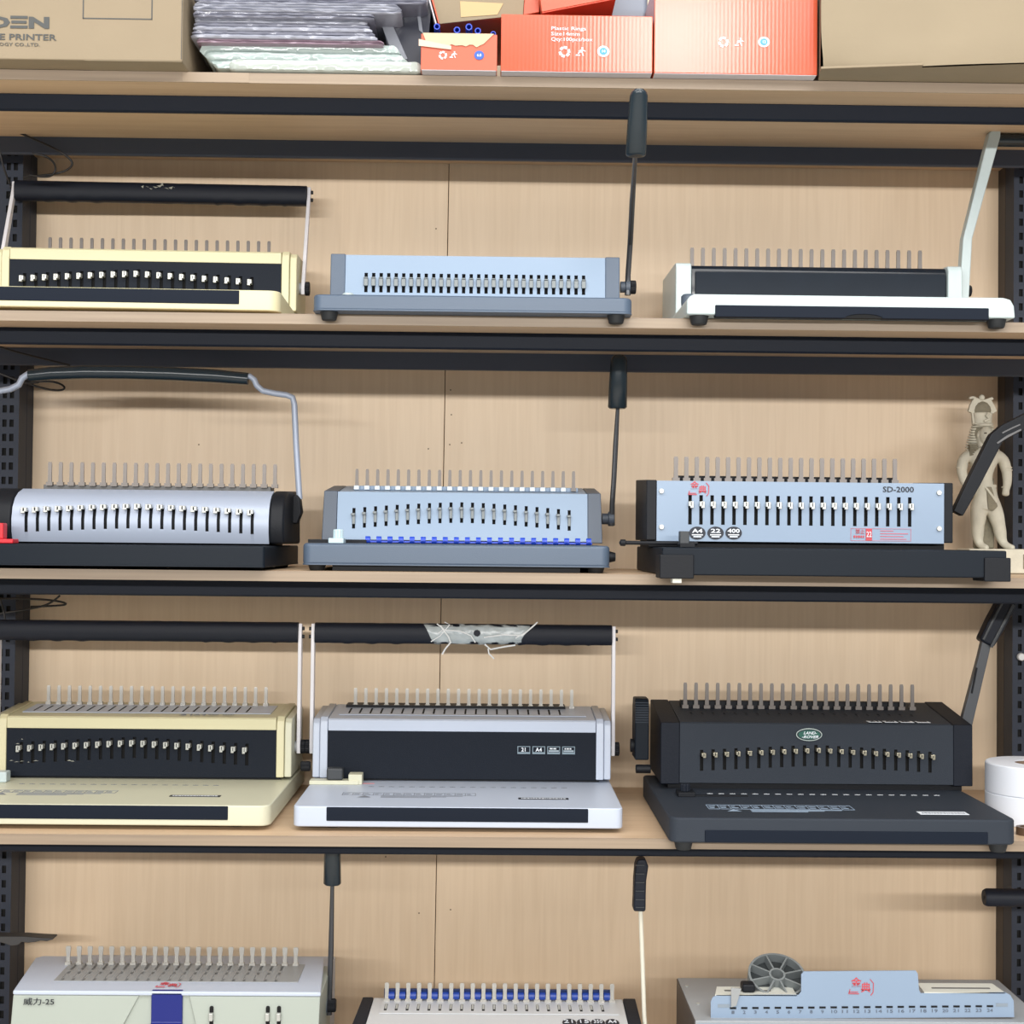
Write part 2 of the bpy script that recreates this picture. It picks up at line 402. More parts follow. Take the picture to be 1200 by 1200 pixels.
def u_machine(label, x, y, row, rz, body, pale, pinned, strip_x, lean=0.0, patch=False):
    r = root(label, x, y, row, rz)
    W = .222; yb = .204; y2 = .335
    base_poly = rrect(-W, W, 0, .36, .010 if not pinned else .016, back=.004)
    MB().prismz(base_poly, .0062, .034).build('base', pale, r, bevel=.002)
    MB().box(strip_x[0], strip_x[1], -.0012, .02, .0145, .0330).build('grip_strip', STRIP, r, bevel=.001)
    feet(r, [(sx*(W-.05), yy, 0) for sx in (-1, 1) for yy in (.035, .31)], .011, .0064)
    MB().box(-.205, .205, yb+.010, y2, .033, .040).build('plinth', BLACKP, r)
    # housing behind the front panel, with the sloping top
    prof = [(yb+.006, .038), (yb+.006, .108), (yb, .110), (yb, .1245), (yb+.003, .127), (yb+.004, .1270)]
    MB().prism([(yb+.006, .038), (yb+.006, .1085), (yb, .1085), (yb, .1240), (yb+.003, .1265), (y2-.004, .1335), (y2, .130), (y2, .038)],
               -.199, .199).build('housing', body, r, bevel=.0008)
    # end caps
    for s in (-1, 1):
        pr = [(yb-.001, .0385), (yb-.001, .108), (yb+.002, .1225), (yb+.008, .1285), (y2-.01, .1350), (y2+.002, .130), (y2+.002, .0385)]
        a, b = sorted((s*.1995, s*.211)); MB().prism(pr, a, b).build('end_cap', body, r, bevel=.0015)
        pr2 = [(yy+(.003 if yy < .25 else -.003), zz-(.003 if zz > .1 else 0)) for yy, zz in pr]
        a, b = sorted((s*.2112, s*.222)); MB().prism(pr2, a, b).build('side_cover', pale, r, bevel=.002)
    n = 21
    if pinned:
        xs = [-.1770+.01665*i for i in range(n)]; ar = arc(n, 1.1)
        sl = [(X-.0024, X+.0024, .018+.0095*a, .050+.0085*a) for X, a in zip(xs, ar)]
        panel(r, 'front_panel', -.199, .199, yb+.0005, .038, yb+.0005, .1083, sl, DPANEL)
        pins(r, [(X-.0015, yb, .0800+.0095*a) for X, a in zip(xs, ar)], w=.0046, h=.0095, d=.009, side=-1)
    else:
        panel(r, 'front_panel', -.199, .199, yb+.0005, .038, yb+.0005, .1083, [], DPANEL)
    # top plate with die slots
    ya, yc = yb+.030, y2-.036
    def ztop(yy): return .1267+(yy-yb)/(y2-yb)*.0072
    xs = [-.168+.016*i for i in range(22)]
    panel(r, 'die_plate', -.186, .186, ya, ztop(ya)+.0010, yc+.006, ztop(yc+.006)+.0010,
          [(X-.0058, X-.0030, .010, .056) for X in xs[:21]], WHITE, .0009)
    if not pinned:
        MB().box(-.182, .158, yc-.004, y2-.004, ztop(yc)-.001, ztop(yc)+.0046).build('comb_rack', BLACKP, r)
    fingers(r, 22, -.168, .168, yc+.004, .1335, .162, FING if lean else FINGC, wb=.0056, wt=.0034)
    # handle
    pv = Vector((0, .245, .079)); L = .185
    hy, hz = pv.y+math.sin(lean)*L*.93, pv.z+math.cos(lean)*L*.93
    for s in (-1, 1):
        p = [(pv.y-.007, pv.z-.010), (pv.y+.007, pv.z-.010), (pv.y+.008, pv.z), (hy+.009, hz+.012), (hy-.003, hz+.014), (hy-.006, hz), (pv.y-.009, pv.z)]
        a, b = sorted((s*.2250, s*.2305)); ar_ = MB().prism(p, a, b).build('handle_arm', WARM, r, bevel=.001)
        knob(r, 'pivot_knob', (s*.2306 if s > 0 else -.2376, pv.y, pv.z), .0105, .0070)
        a, b = sorted((s*.222, s*.2256)); MB().lathe([(.009, 0), (.009, b-a)], (a, pv.y, pv.z), 'x').build('washer', GREYL, r)
        b2 = MB()
        for dz in (-.006, .006): b2.lathe([(.003, 0), (.0028, .0035)], (s*.2305 if s > 0 else -.2340, hy, hz+dz), 'x', 10)
        b2.build('arm_screw', RUB, r)
    # grip: flattened tube with finger waves underneath
    g = MB(); R = []; nseg = 90
    for i in range(nseg+1):
        X = -.2245+.449*i/nseg
        wv = .0012*max(0, math.sin(X*170)) if (.08 < abs(X) < .19) else 0
        rz_ = .0155+(.0004*noise.noise((X*60, 1, 0)))
        ring = []
        for k_ in range(16):
            a = 2*PI*k_/16; cz = math.sin(a); cy = math.cos(a)
            zz = (abs(cz)**.7)*(1 if cz > 0 else -1)*rz_-(wv if cz < -.3 else 0)
            ring.append((X, hy+(abs(cy)**.7)*(1 if cy > 0 else -1)*.013, hz+zz))
        R.append(ring)
    g.rings(R).build('handle_grip', GRIP, r, smooth=50)
    return r, hy, hz

# top-left and lower-left cream pair, and the white one with the taped grip
r1, hy, hz = u_machine('cream comb binder with scuffed, back-leaning black bar handle on the second board from top', -.512, .012, 1, math.radians(1.6), CREAM, CREAM, True, (-.19, .168), lean=math.radians(24))
sc_ = MB()
for i in range(9):
    X = -.03+.006*i; p = Vector((X, hy-.0135, hz+.008+random.uniform(-.003, .003)))
    sc_.add([p, p+Vector((random.uniform(.003, .010), -.0004, random.uniform(-.002, .004))), p+Vector((random.uniform(.003, .008), 0, -.0025))], [(0, 1, 2)])
sc_.build('scuff', mat('torn_foam', (150, 150, 140), .8), r1, smooth=0)
r7, hy, hz = u_machine('cream comb binder with black bar handle upright, leftmost on the fourth board from top', -.518, .030, 3, 0, CREAM, CREAM2, True, (-.19, .166))
r8, hy8, hz8 = u_machine('white comb binder with tape wrapped around its black bar handle', -.043, .030, 3, 0, WHITE, WHITE, False, (-.177, .175))
b = MB(); rr_ = random.Random(5)
for px, pz in ((-.195, .060), (-.188, .058), (-.180, .059), (-.168, .058), (-.160, .060), (-.110, .061), (-.104, .060), (-.186, .085), (-.178, .092)):
    e = rr_.uniform(.003, .009); b.add([(px, .2041, pz), (px+e, .2041, pz+rr_.uniform(-.001, .001)), (px+e*.5, .2041, pz+.0012)], [(0, 1, 2)])
b.build('panel_scuff', mat('scuff_pale', (150, 150, 140), .8), r7, smooth=0)
# print on the bases (thin flat print)
def dashes(r, x0, x1, y, z, h, m, face='top', seed=1, name='fine_print'):
    b = MB(); q = random.Random(seed); x = x0
    while x < x1-.001:
        e = min(q.uniform(.0015, .0045), x1-x)
        if face == 'top': b.box(x, x+e, y, y+h, z, z+.0002)
        else: b.box(x, x+e, y-.0002, y, z, z+h)
        x += e+.0010
    return b.build(name, m, r, smooth=0)
def ruler_print(r, x0, x1, y, z, m, n=20, h=.0007):
    b = MB()
    for i in range(n):
        X = x0+(x1-x0)*i/(n-1); b.box(X-.004, X+.004, y, y+.0022, z, z+h*.4); b.box(X-.0006, X+.0006, y+.0022, y+.004, z, z+h*.4)
    b.build('ruler_print', m, r, smooth=0)
def table_print(r, x0, x1, y0, y1, z, m):
    b = MB(); rr_ = random.Random(3)
    for yy in (y0, y1): b.box(x0, x1, yy, yy+.0008, z, z+.0003)
    for k_ in range(14):
        X = x0+(x1-x0)*k_/13; b.box(X-.0004, X+.0004, y0, y1, z, z+.0003)
        if k_ < 13:
            X2 = X+(x1-x0)/13
            for q in (.30, .62):
                yy = y0+(y1-y0)*q; b.box(X+.002, X+.002+(X2-X-.004)*rr_.uniform(.5, 1), yy, yy+.0020, z, z+.0003)
    b.build('instruction_print', m, r, smooth=0)
    b = MB()
    b.add([(x0+.022, y0-.017, z+.0003), (x0+.042, y0-.017, z+.0003), (x0+.032, y0-.003, z+.0003)], [(0, 1, 2)])
    b.build('warning_triangle', m, r, smooth=0)
    b = MB()
    for q, e in ((0, .9), (1, .72), (2, .55)):
        b.box(x0+.055, x0+.055+(x1-x0-.06)*e, y0-.006-q*.006, y0-.004-q*.006, z, z+.0003)
    b.build('instruction_print', m, r, smooth=0)
for r, ink, off in ((r7, INKG, -.03), (r8, INKG, 0)):
    zt_ = .0342
    ruler_print(r, -.13+off, .150+off, .155, zt_, ink)
    table_print(r, -.165+off, .022+off, .085, .105, zt_, ink)
    MB().box(.082+off*.3, .152+off*.3, .062, .074, zt_-.0002, zt_+.0004).build('model_plate', INKB, r)
    dashes(r, .086+off*.3, .148+off*.3, .066, zt_+.0004, .004, INKW)
for i, s_ in enumerate(('21', 'A4', '20', '12')):      # icon boxes on the dark front
    X = .092+.0222*i
    MB().box(X-.0095, X+.0095, .2022, .2042, .0765, .0880).build('icon_box', mat('icon_grey', (120, 138, 150), .5), r8)
    MB().box(X-.0083, X+.0083, .2018, .2024, .0795, .0870).build('icon_field', DPANEL, r8)
    if i < 2: text('icon_print', s_, (X, .2015, .0805), .0055, INKW, r8, 'front', align='CENTER', bold=.02)
    else: dashes(r8, X-.006, X+.004, .2016, .0838, .0018, INKW, 'front', i)
    if i > 1: MB().box(X-.0075, X+.0075, .2012, .2017, .0800+.0002, .0825).build('icon_bar', mat('icon_bar', (150, 165, 175), .5), r8)
for r in (r7,):
    for i in range(4):
        X = .052+.0215*i
        if i > 1: dashes(r7, X, X+.017, .218, .1286, .006, INKG, 'top', i); continue
        text('icon_print', ('21', 'A4')[i], (X, .216, .1282), .010, INKG, r, 'top', width=.018, tilt=math.radians(3))
# paper guides
MB().box(-.222, -.150, .170, .192, .034, .040).box(-.165, -.145, .172, .196, .034, .049).build('paper_guide', CREAM2, r8, bevel=.001)
MB().box(-.197, -.173, .172, .188, .040, .058).build('guide_knob', mat('knob_grey', (52, 56, 60), .5), r8, bevel=.003)
MB().box(-.145, -.128, .182, .184, .0342, .0346).build('red_mark', mat('red_mark', (225, 120, 120), .6), r8)
knob(r8, 'side_knob', (-.240, .215, .054), .0075, .014)
MB().box(-.222, -.198, .158, .180, .034, .042).box(-.203, -.186, .166, .186, .034, .0495).build('paper_guide', WHITEG, r7, bevel=.002)
# torn tape round the white binder's grip: crumpled sleeve and loose strands, with its own thing
tape = MB(); R = []
for i in range(36):
    X = -.052+.148*i/35; ring = []
    for k_ in range(18):
        a = 2*PI*k_/18; q = .0152+.0013*noise.noise((X*90, math.cos(a)*2, math.sin(a)*2))
        e = 0
        if i < 2: e = -.009*math.sin(a)
        if i > 33: e = .012*math.sin(a+.4)
        cz = math.sin(a); cy = math.cos(a)
        ring.append((X+e, hy8+(abs(cy)**.75)*(1 if cy > 0 else -1)*q*.96, hz8+(abs(cz)**.75)*(1 if cz > 0 else -1)*q))
    R.append(ring)
TAPE = mat('wrapping_tape', (168, 178, 182), .25, var=.35, vscale=55, bump=.6, bscale=120)
tape.rings(R).build('tape_wrap', TAPE, r8, smooth=25)
st = MB(); TW = mat('tape_strand', (224, 228, 230), .5)
def P8(px, py, dy=-.0165):
    q = at(px, py, .030+hy8+dy); return (q.x+.043, hy8+dy, q.z-ZS[3])
for pts, rr_ in (([(505, 752), (516, 745), (527, 732), (521, 729)], .0009), ([(516, 733), (526, 747), (528, 753), (522, 760), (518, 767)], .0013),
                 ([(519, 738), (540, 740), (552, 745), (557, 753)], .0010), ([(567, 747), (590, 744), (612, 745), (628, 731)], .0012),
                 ([(568, 755), (575, 761), (590, 758), (604, 756)], .0013), ([(572, 760), (573, 766), (579, 772)], .0012), ([(512, 731), (520, 737), (514, 742)], .001),
                 ([(604, 748), (616, 741), (630, 729)], .0009)):
    st.tube([P8(a, b) for a, b in pts], rr_, 6)
st.build('tape_strand', TW, r8)
MB().lathe([(.0052, 0), (.0050, .0006)], (P8(559, 742)[0], hy8-.0168, P8(559, 742)[2]), 'y', 9).build('tape_hole', GRIP, r8)

# ---------------- second board, middle: blue-grey machine with 30 openings
r = root('slate and light blue comb binder with thirty closely spaced slots and a tall lever', SX(553.5, -.03, 350), -.03, 1)
X_, Z_ = local(r)
xl, xr = X_(366.5, 355, 0), X_(741, 358, 0)
MB().prismz(rrect(xl, xr, 0, .33, .012, back=.006), .0006, Z_(553, 346.5, 0)).build('base', SLATE, r, bevel=.0035, seg=3)
MB().prismz(rrect(xl-.0006, xr+.0006, -.0006, .3306, .0125, back=.006), .0004, .0026).build('base_rim', SLATE, r, bevel=.0005, seg=1)
feet(r, [(s, .0155, -.0105) for s in (xl+.020, xr-.020)], .0122, .0112)
yb, yt, yk = .170, .176, .31
def cap(r, a, b, yb, yt, yk, zb, zf, zk, m, name='end_cap', bev=.0015):
    return MB().prism([(yb, zb), (yt, zf), (yk, zk), (yk, zb)], min(a, b), max(a, b)).build(name, m, r, bevel=bev)
a0, a1, b0, b1 = X_(387, 320, yb), X_(404.5, 320, yb), X_(709.5, 320, yb), X_(726.5, 320, yb)
zt_ = Z_(556, 299.5, yb); zt_ = Z_(556, 299.5, yb)
cap(r, a0, a1, yb-.002, yt-.002, yk, .030, zt_+.001, zt_+.010, SLATE); cap(r, b0, b1, yb-.002, yt-.002, yk, .030, zt_+.001, zt_+.010, SLATE)
cap(r, a1, b0, yb+.006, yt+.006, yk-.002, .038, zt_-.001, zt_+.008, LBLUE, 'housing', .001)
s0_, s1_ = X_(428.8, 330, yb), X_(684, 334, yb); xs = [s0_+(s1_-s0_)*i/29 for i in range(30)]
zl, zh = Z_(556, 343.8, yb)-.038, Z_(556, 320.6, yb)-.038
panel(r, 'front_panel', a1, b0, yb, .038, yt, zt_, [(x-.0024, x+.0024, zl, zh) for x in xs], LBLUE)
pb = MB().box(-.0030, .0030, -.0045, .004, -.0055, .0055).box(-.0030, .0030, -.006, .004, .0052, .0072)
p0 = pb.build('pull_pin', mat('pin_grey', (116, 122, 124), .4, .3), r, bevel=.0006, seg=1)
for i, x in enumerate(xs):
    if i: copy(p0, r, (x, yb+.002, .038+zl+(zh-zl)*.50))
    else: p0.location = (x, yb+.002, .038+zl+(zh-zl)*.50)
MB().lathe([(.0085, 0), (.0085, .003), (.006, .005)], (X_(408, 343, .09), .09, .0335), 'z', 16).build('guide_knob', WHITEG, r)
def lever(r, hub, k0, k1, rod, grip, grip_w, hubr=.011, knb=True, rodm=RODM, gripm=GRIPG, yr=None):
    """hub: (px,py) axle centre; rod/grip: [(px,py,yl)...] pixel points on local depth yl"""
    X_, Z_ = local(r)
    hx, hy_, hz_ = X_(k0, hub[1], hub[2]), hub[2], Z_(k0, hub[1], hub[2]); hx1 = X_(k1, hub[1], hub[2])
    MB().lathe([(hubr*.75, 0), (hubr*.75, (hx1-hx)*.5), (hubr, (hx1-hx)*.55), (hubr, hx1-hx)], (hx, hy_, hz_), 'x', 20).build('axle', SLATED, r)
    P = [(X_(a, b, c), c, Z_(a, b, c)) for a, b, c in rod]
    MB().tube(P, [.0046]+[.0040]*(len(P)-2)+[.0028], 10).build('lever_rod', rodm, r)
    G = [Vector((X_(a, b, c), c, Z_(a, b, c))) for a, b, c in grip]
    ax = G[1]-G[0]; n = 14; R = []
    for h, q in ((0, .86), (.03, 1.05), (.5, 1.0), (.9, .90), (.955, .80), (1, .5)):
        c = G[0]+ax*h; R.append([c+Vector((math.cos(2*PI*k_/28)*grip_w*q*(1-.055*(k_ % 4 == 0)), math.sin(2*PI*k_/28)*grip_w*q*.8, 0)) for k_ in range(28)])
    MB().rings(R).build('lever_grip', gripm, r, smooth=40)
    return hx1, hy_, hz_
hx1, ky, kz = lever(r, (0, 336.5, .22), 727, 738, [(735.5, 346, .215), (736, 322, .215), (738.5, 285, .19), (741, 235, .08), (744.5, 181, -.07)], [(745, 183, -.075), (749, 105, -.12)], .0125)
knob(r, 'pivot_knob', (hx1, ky, kz), .0100, .0090)

# ---------------- second board, right: white machine with glossy dark front
r = root('white comb binder with plain glossy black front and a bent white lever arm', SX(997, -.03, 360), -.03, 1)
X_, Z_ = local(r)
xl, xr = X_(805, 357, 0), X_(1190, 360, 0)
P_ = rrect(xl, xr, 0, .33, .012, back=.004)
pr = [(xl, .0008), (xl, .020), (xl+.004, .0255), (xl+.010, .0280), (xr-.016, .0280), (xr-.006, .0255), (xr-.0015, .017), (xr, .0008)]
MB().prismy(pr, 0, .33).build('base', WHITEG, r, bevel=.0025, seg=3)
xa, xb = X_(838, 364, 0), X_(1158.5, 366, 0)
gp = [(xa, .0070), (xa, .0215), (xb, .0215), (xb, .0070)]
arch = [(X_(1012+22*math.cos(t), 380, 0), .0-.0020+.0055*math.sin(t)) for t in [PI*i/8 for i in range(9)]]
MB().prismy([(xa, .0135), (xb, .0135), (xb, -.0020)]+[(arch[i][0], arch[i][1]) for i in range(9)]+[(xa, -.0020)], -.0018, .012).build('grip_strip', STRIP, r, bevel=.0008, seg=1)
MB().prismy([(X_(1036, 380, 0), .0045), (X_(988, 380, 0), .0045), (X_(988, 380, 0), -.0016), (X_(1036, 380, 0), -.0016)], -.0008, .012).build('thumb_recess', BLACKV, r)
feet(r, [(s, .0155, -.0105) for s in (xl+.018, xr-.020)], .0130, .0112)
yb, yt, yk = .19, .20, .35
zt_ = Z_(950, 311, yb); A, B, C, D = X_(791.5, 330, yb), X_(810, 330, yb), X_(1110, 330, yb), X_(1127, 330, yb)
for p, q in ((A, B), (C, D)):
    MB().prism([(yb-.004, .026), (yb-.004, zt_-.006), (yb, zt_+.001), (yb+.01, zt_+.0025), (yk, zt_+.005), (yk, .026)], p, q).build('end_cap', WHITEG, r, bevel=.002)
MB().prism([(yb+.002, .026), (yb+.004, zt_-.008), (yb+.008, zt_-.001), (yb+.016, zt_), (yk-.002, zt_+.002), (yk-.002, .026)], B, C).build('front_cover', GLOSSB, r, bevel=.002, seg=3)
MB().box(B+.006, C-.002, yb, yb+.003, .026, zt_-.010).build('cover_frame', GLOSSB, r, bevel=.001)
fingers(r, 22, X_(811, 300, .26), X_(1078, 303, .26), .26, zt_+.002, Z_(950, 292, .26), FING, wb=.0066, wt=.0038)
MB().lathe([(.010, 0), (.0105, .006), (.0105, .014), (.008, .017)], (X_(807, 341, .10), .10, .027), 'z', 16).build('guide_knob', SLATED, r)
hy0 = .22
pts = [(1127, 352), (1132, 281), (1163, 160)]
Pp = [(X_(a, b, hy0), Z_(a, b, hy0)) for a, b in pts]
wd = .0078
MB().prismy([(Pp[0][0]-wd, Pp[0][1]), (Pp[0][0]+wd*.9, Pp[0][1]), (Pp[1][0]+wd*.75, Pp[1][1]), (Pp[2][0]+wd*1.0, Pp[2][1]-.004), (Pp[2][0]+wd*1.1, Pp[2][1]+.006), (Pp[2][0]-wd*.3, Pp[2][1]+.0085), (Pp[2][0]-wd*1.1, Pp[2][1]+.002), (Pp[1][0]-wd, Pp[1][1])], hy0-.012, hy0+.006).build('handle_arm', WHITEG, r, bevel=.002, seg=3)
knob(r, 'pivot_knob', (X_(1129, 341, .24), .24, Z_(1130, 341, .24)), .0085, .011)
gx0, gz0 = X_(1167, 164, hy0), Z_(1167, 164, hy0)
MB().tube([(gx0, hy0, gz0), (gx0+.16, hy0, gz0)], .0098, 18).build('handle_grip', GRIPG, r)
MB().box(gx0, gx0+.16, hy0-.004, hy0+.004, gz0+.0098, gz0+.0118).build('grip_spine', WHITEG, r)

# ---------------- third board, left: silver curved machine
r = root('black and silver comb binder with rounded slotted front and a bent silver tube handle', SX(130, -.02, 650), -.02, 2)
X_, Z_ = local(r)
xr = X_(310, 655, 0); xl = X_(-95, 655, 0); ztb = Z_(200, 639, 0)
MB().prismz(rrect(xl, xr, 0, .33, .004, back=.004), .0045, ztb).build('base', NAVY, r, bevel=.0022)
MB().prismz(rrect(xl-.0005, xr+.0005, -.0005, .3305, .004, back=.004), .0045, .0070).build('base_rim', NAVY, r, bevel=.0004, seg=1)
feet(r, [(s, yy, 0) for s in (xl+.03, xr-.02) for yy in (.05, .29)], .012, .005)
MB().box(xl+.02, xr-.02, .13, .30, .032, .050).build('plinth', BLACKP, r)
yf = .10; zb_ = Z_(165, 636, yf)
prof = []
y_fr = [(yf+.004, zb_), (yf-.002, zb_+.014), (yf-.003, zb_+.032), (yf+.001, zb_+.048), (yf+.010, zb_+.060), (yf+.024, zb_+.0685), (yf+.045, zb_+.0745)]
x0, x1 = X_(14, 620, yf), X_(315, 620, yf)
xcl, xcr = X_(-45, 620, yf), X_(333, 620, yf)
back = [(.26, zb_+.078), (.27, zb_)]
inner = [(y+.005, z) for y, z in y_fr[:-1]]+[(y_fr[-1][0], y_fr[-1][1]-.002)]+[(.26, zb_+.075), (.27, zb_)]
MB().prism(inner, x0, x1).build('housing', BLACKP, r, smooth=40)
co = [(y-.002, z) for y, z in y_fr]+back
MB().prism(co, x1+.0003, xcr).build('end_cap', BLACKP, r, bevel=.004, seg=3, smooth=40)
MB().prism(co, xcl, x0-.0003).build('end_cap', BLACKP, r, bevel=.004, seg=3, smooth=40)
vs = [0]
for (ya, za), (yb2, zb2) in zip(y_fr[:-1], y_fr[1:]): vs.append(vs[-1]+math.hypot(yb2-ya, zb2-za))
def Pc(u, v, d):
    i = 0
    while i < len(vs)-2 and v > vs[i+1]+1e-9: i += 1
    t = (v-vs[i])/(vs[i+1]-vs[i]); (ya, za), (yb2, zb2) = y_fr[i], y_fr[i+1]
    L = vs[i+1]-vs[i]; nx, nz = (zb2-za)/L, -(yb2-ya)/L
    return (x0+u, ya+(yb2-ya)*t+nx*d, za+(zb2-za)*t+nz*d)
s0_, s1_ = X_(31.5, 600, yf)-x0, X_(296, 605, yf)-x0; xs = [s0_+(s1_-s0_)*i/20 for i in range(21)]; ar = arc(21, 1.3)
sl = [(x-.0022, x+.0022, .0145+.0065*a, .0450+.0065*a) for x, a in zip(xs, ar)]
mb = slotted(MB(), Pc, x1-x0, sl, vs, .0045, .0045); mb.build('front_cover', [SILVER, BLACKV], r, smooth=25)
pins(r, [(x0+x-.0012, yf-.001, zb_+.0440+.0065*a) for x, a in zip(xs, ar)], w=.0058, h=.0085, d=.007, side=-1)
yf2 = .165
MB().box(X_(52, 568, yf2), X_(318, 570, yf2), yf2-.004, yf2+.03, zb_+.071, zb_+.0815).build('comb_rack', mat('rack_grey', (96, 96, 96), .5, .4), r, bevel=.001)
fingers(r, 22, X_(60, 560, yf2), X_(323, 562, yf2), yf2-.006, zb_+.0805, Z_(190, 543, yf2), FING, wb=.0060, wt=.0036, clip=.009)
yh = .20
def pt(px, py, y=yh): return (X_(px, py, y), y, Z_(px, py, y))
MB().tube([pt(-14, 600), pt(-13, 560), pt(-6, 520), pt(-12, 468), pt(-5, 459), pt(12, 456), pt(22, 451), pt(26, 443), pt(34, 438)], .0048, 10).build('handle_tube', SILVER, r, smooth=50)
MB().tube([pt(284, 442), pt(293, 441), pt(298, 445), pt(301, 452), pt(308, 458), pt(322, 461), pt(336, 463), pt(343, 466), pt(345, 474), pt(347, 520), pt(351, 585)], .0045, 10).build('handle_tube', SILVER, r, smooth=50)
MB().tube([pt(34, 440), pt(60, 437.5), pt(100, 436), pt(150, 436.5), pt(200, 438), pt(250, 440.5), pt(291, 444)], [.0088]+[.0098]*5+[.0088], 16).build('handle_grip', GRIPG, r, smooth=50)
MB().prismy([(X_(338, 0, yh), Z_(345, 612, yh)), (X_(357, 0, yh), Z_(345, 614, yh)), (X_(362, 0, yh), Z_(345, 600, yh)), (X_(360, 0, yh), Z_(345, 584, yh)), (X_(357, 0, yh), Z_(345, 580, yh)), (X_(346, 0, yh), Z_(345, 582, yh))], yh-.012, yh+.012).build('pivot_block', BLACKP, r, bevel=.002)
MB().box(X_(-10, 630, .06), X_(18, 630, .06), .05, .075, ztb, ztb+.0062).box(X_(-10, 630, .06), X_(5, 630, .06), .055, .072, ztb+.006, Z_(2, 613, .06)).build('paper_guide', RED, r, bevel=.0015)

# ---------------- third board, middle: light blue machine holding a blue comb
r = root('slate and light blue comb binder with a blue plastic comb lying along its base', SX(534.5, .03, 650), .03, 2)
X_, Z_ = local(r)
xl, xr = X_(354, 650, 0), X_(715, 655, 0)
MB().prismz(rrect(xl, xr, 0, .33, .012, back=.006), .0078, .0375).build('base', SLATE, r, bevel=.0045, seg=3)
MB().prismz(rrect(xl-.0006, xr+.0006, -.0006, .3306, .0125, back=.006), .0078, .0100).build('base_rim', SLATE, r, bevel=.0005, seg=1)
MB().box(xl+.04, xr-.04, .01, .30, .0005, .0078).build('underside_tray', BLACKP, r)
feet(r, [(s, yy, 0) for s in (xl+.018, xr-.018) for yy in (.020, .30)], .0125, .0085)
yb, yt, yk = .135, .146, .27
zb_ = Z_(540, 633.5, yb); zt_ = Z_(540, 577.5, yt)
tr = .013
def quadcap(xA, xB, xC, xD, name, m, off=0):
    """front outline bottom xA..xB, top xC..xD; back narrower"""
    v = [(xA, yb-off, zb_-off), (xB, yb-off, zb_-off), (xD, yt-off, zt_+off*.5), (xC, yt-off, zt_+off*.5)]
    sh = .0
    vb = [(xA, yk, zb_), (xB, yk, zb_), (xD, yk, zt_+tr), (xC, yk, zt_+tr)]
    b = MB(); b.add(v+vb, [(0, 1, 2, 3), (5, 4, 7, 6), (4, 0, 3, 7), (1, 5, 6, 2), (3, 2, 6, 7), (4, 5, 1, 0)])
    return b.build(name, m, r, bevel=.0012)
xc0, xc1 = X_(377, 630, yb), X_(380, 578, yt); xp0, xp1 = X_(394, 630, yb), X_(396, 578, yt)
xq0, xq1 = X_(688.5, 634, yb), X_(688.5, 580, yt); xe0, xe1 = X_(706, 634, yb), X_(704, 580, yt)
quadcap(xc0, xp0-.0002, xc1, xp1-.0002, 'end_cap', SLATED, .002); quadcap(xq0+.0002, xe0, xq1+.0002, xe1, 'end_cap', SLATED, .002)
yb_, yt_ = yb, yt; yb, yt = yb+.0055, yt+.0055; quadcap(xp0, xq0, xp1, xq1, 'housing', LBLUE); yb, yt = yb_, yt_
s0_, s1_ = X_(414.3, 600, yb), X_(667.3, 604, yb); xs = [s0_+(s1_-s0_)*i/20 for i in range(21)]; ar = arc(21, 1.5)
L = math.hypot(yt-yb, zt_-zb_)
zz = lambda py: Z_(541, py, yb)-zb_
sl = [(x-.0022, x+.0022, zz(620.5)+.0100*a, zz(596)+.0100*a) for x, a in zip(xs, ar)]
panel(r, 'front_panel', xp1, xq0, yb, zb_, yt, zt_, sl, LBLUE)
p0 = MB().box(-.0022, .0022, -.003, .004, -.0105, .0055).box(-.0034, .0020, -.0065, .004, .0020, .0058).build('pull_pin', mat('pin_grey', (116, 122, 124), .4, .3), r, bevel=.0006, seg=1)
for i, (x, a) in enumerate(zip(xs, ar)):
    L_ = (x, yb+.005, zb_+zz(607)+.0100*a)
    if i: copy(p0, r, L_)
    else: p0.location = L_
MB().box(X_(415, 571, .2), X_(677, 573, .2), .19, .205, zt_+.004, zt_+.0105).build('comb_rack', LBLUE, r, bevel=.001)
fingers(r, 22, X_(418.5, 560, .19), X_(672, 562, .19), .188, zt_+.006, Z_(545, 551, .19), FING, wb=.0056, wt=.0030)
cb = MB().box(-.0040, .0040, -.006, .004, -.002, .0045).build('finger_clip', mat('clip_white', (206, 216, 226), .4), r, bevel=.0008, seg=1)
for i in range(21):
    L_ = (X_(418.5, 560, .19)+(X_(672, 562, .19)-X_(418.5, 560, .19))*i/21, .186, zt_+.0060)
    if i: copy(cb, r, L_)
    else: cb.location = L_
knob(r, 'guide_knob', (X_(396.5, 625, .06), .06, .044), .0072, .0125, mat('guide_mint', (186, 208, 216), .4), 'z', 12, .1)
MB().box(X_(386, 634, .06), X_(404, 634, .06), .045, .075, .037, .0445).build('paper_guide', mat('guide_mint', (186, 208, 216), .4), r, bevel=.0015)
MB().box(X_(362, 632, .11), X_(430, 632, .11), .10, .125, .0375, .0425).build('guide_rail', BLACKP, r)
MB().lathe([(.007, 0), (.008, .004), (.006, .012)], (xr, .06, .022), 'x', 14).build('side_knob', BLACKP, r)
hx1, ky, kz = lever(r, (0, 608, .21), 705.5, 719, [(717, 616, .205), (717.5, 590, .205), (719.5, 560, .20), (721.5, 520, .20), (724, 476, .19)], [(723.5, 479, .185), (725.5, 416, .17)], .0135)
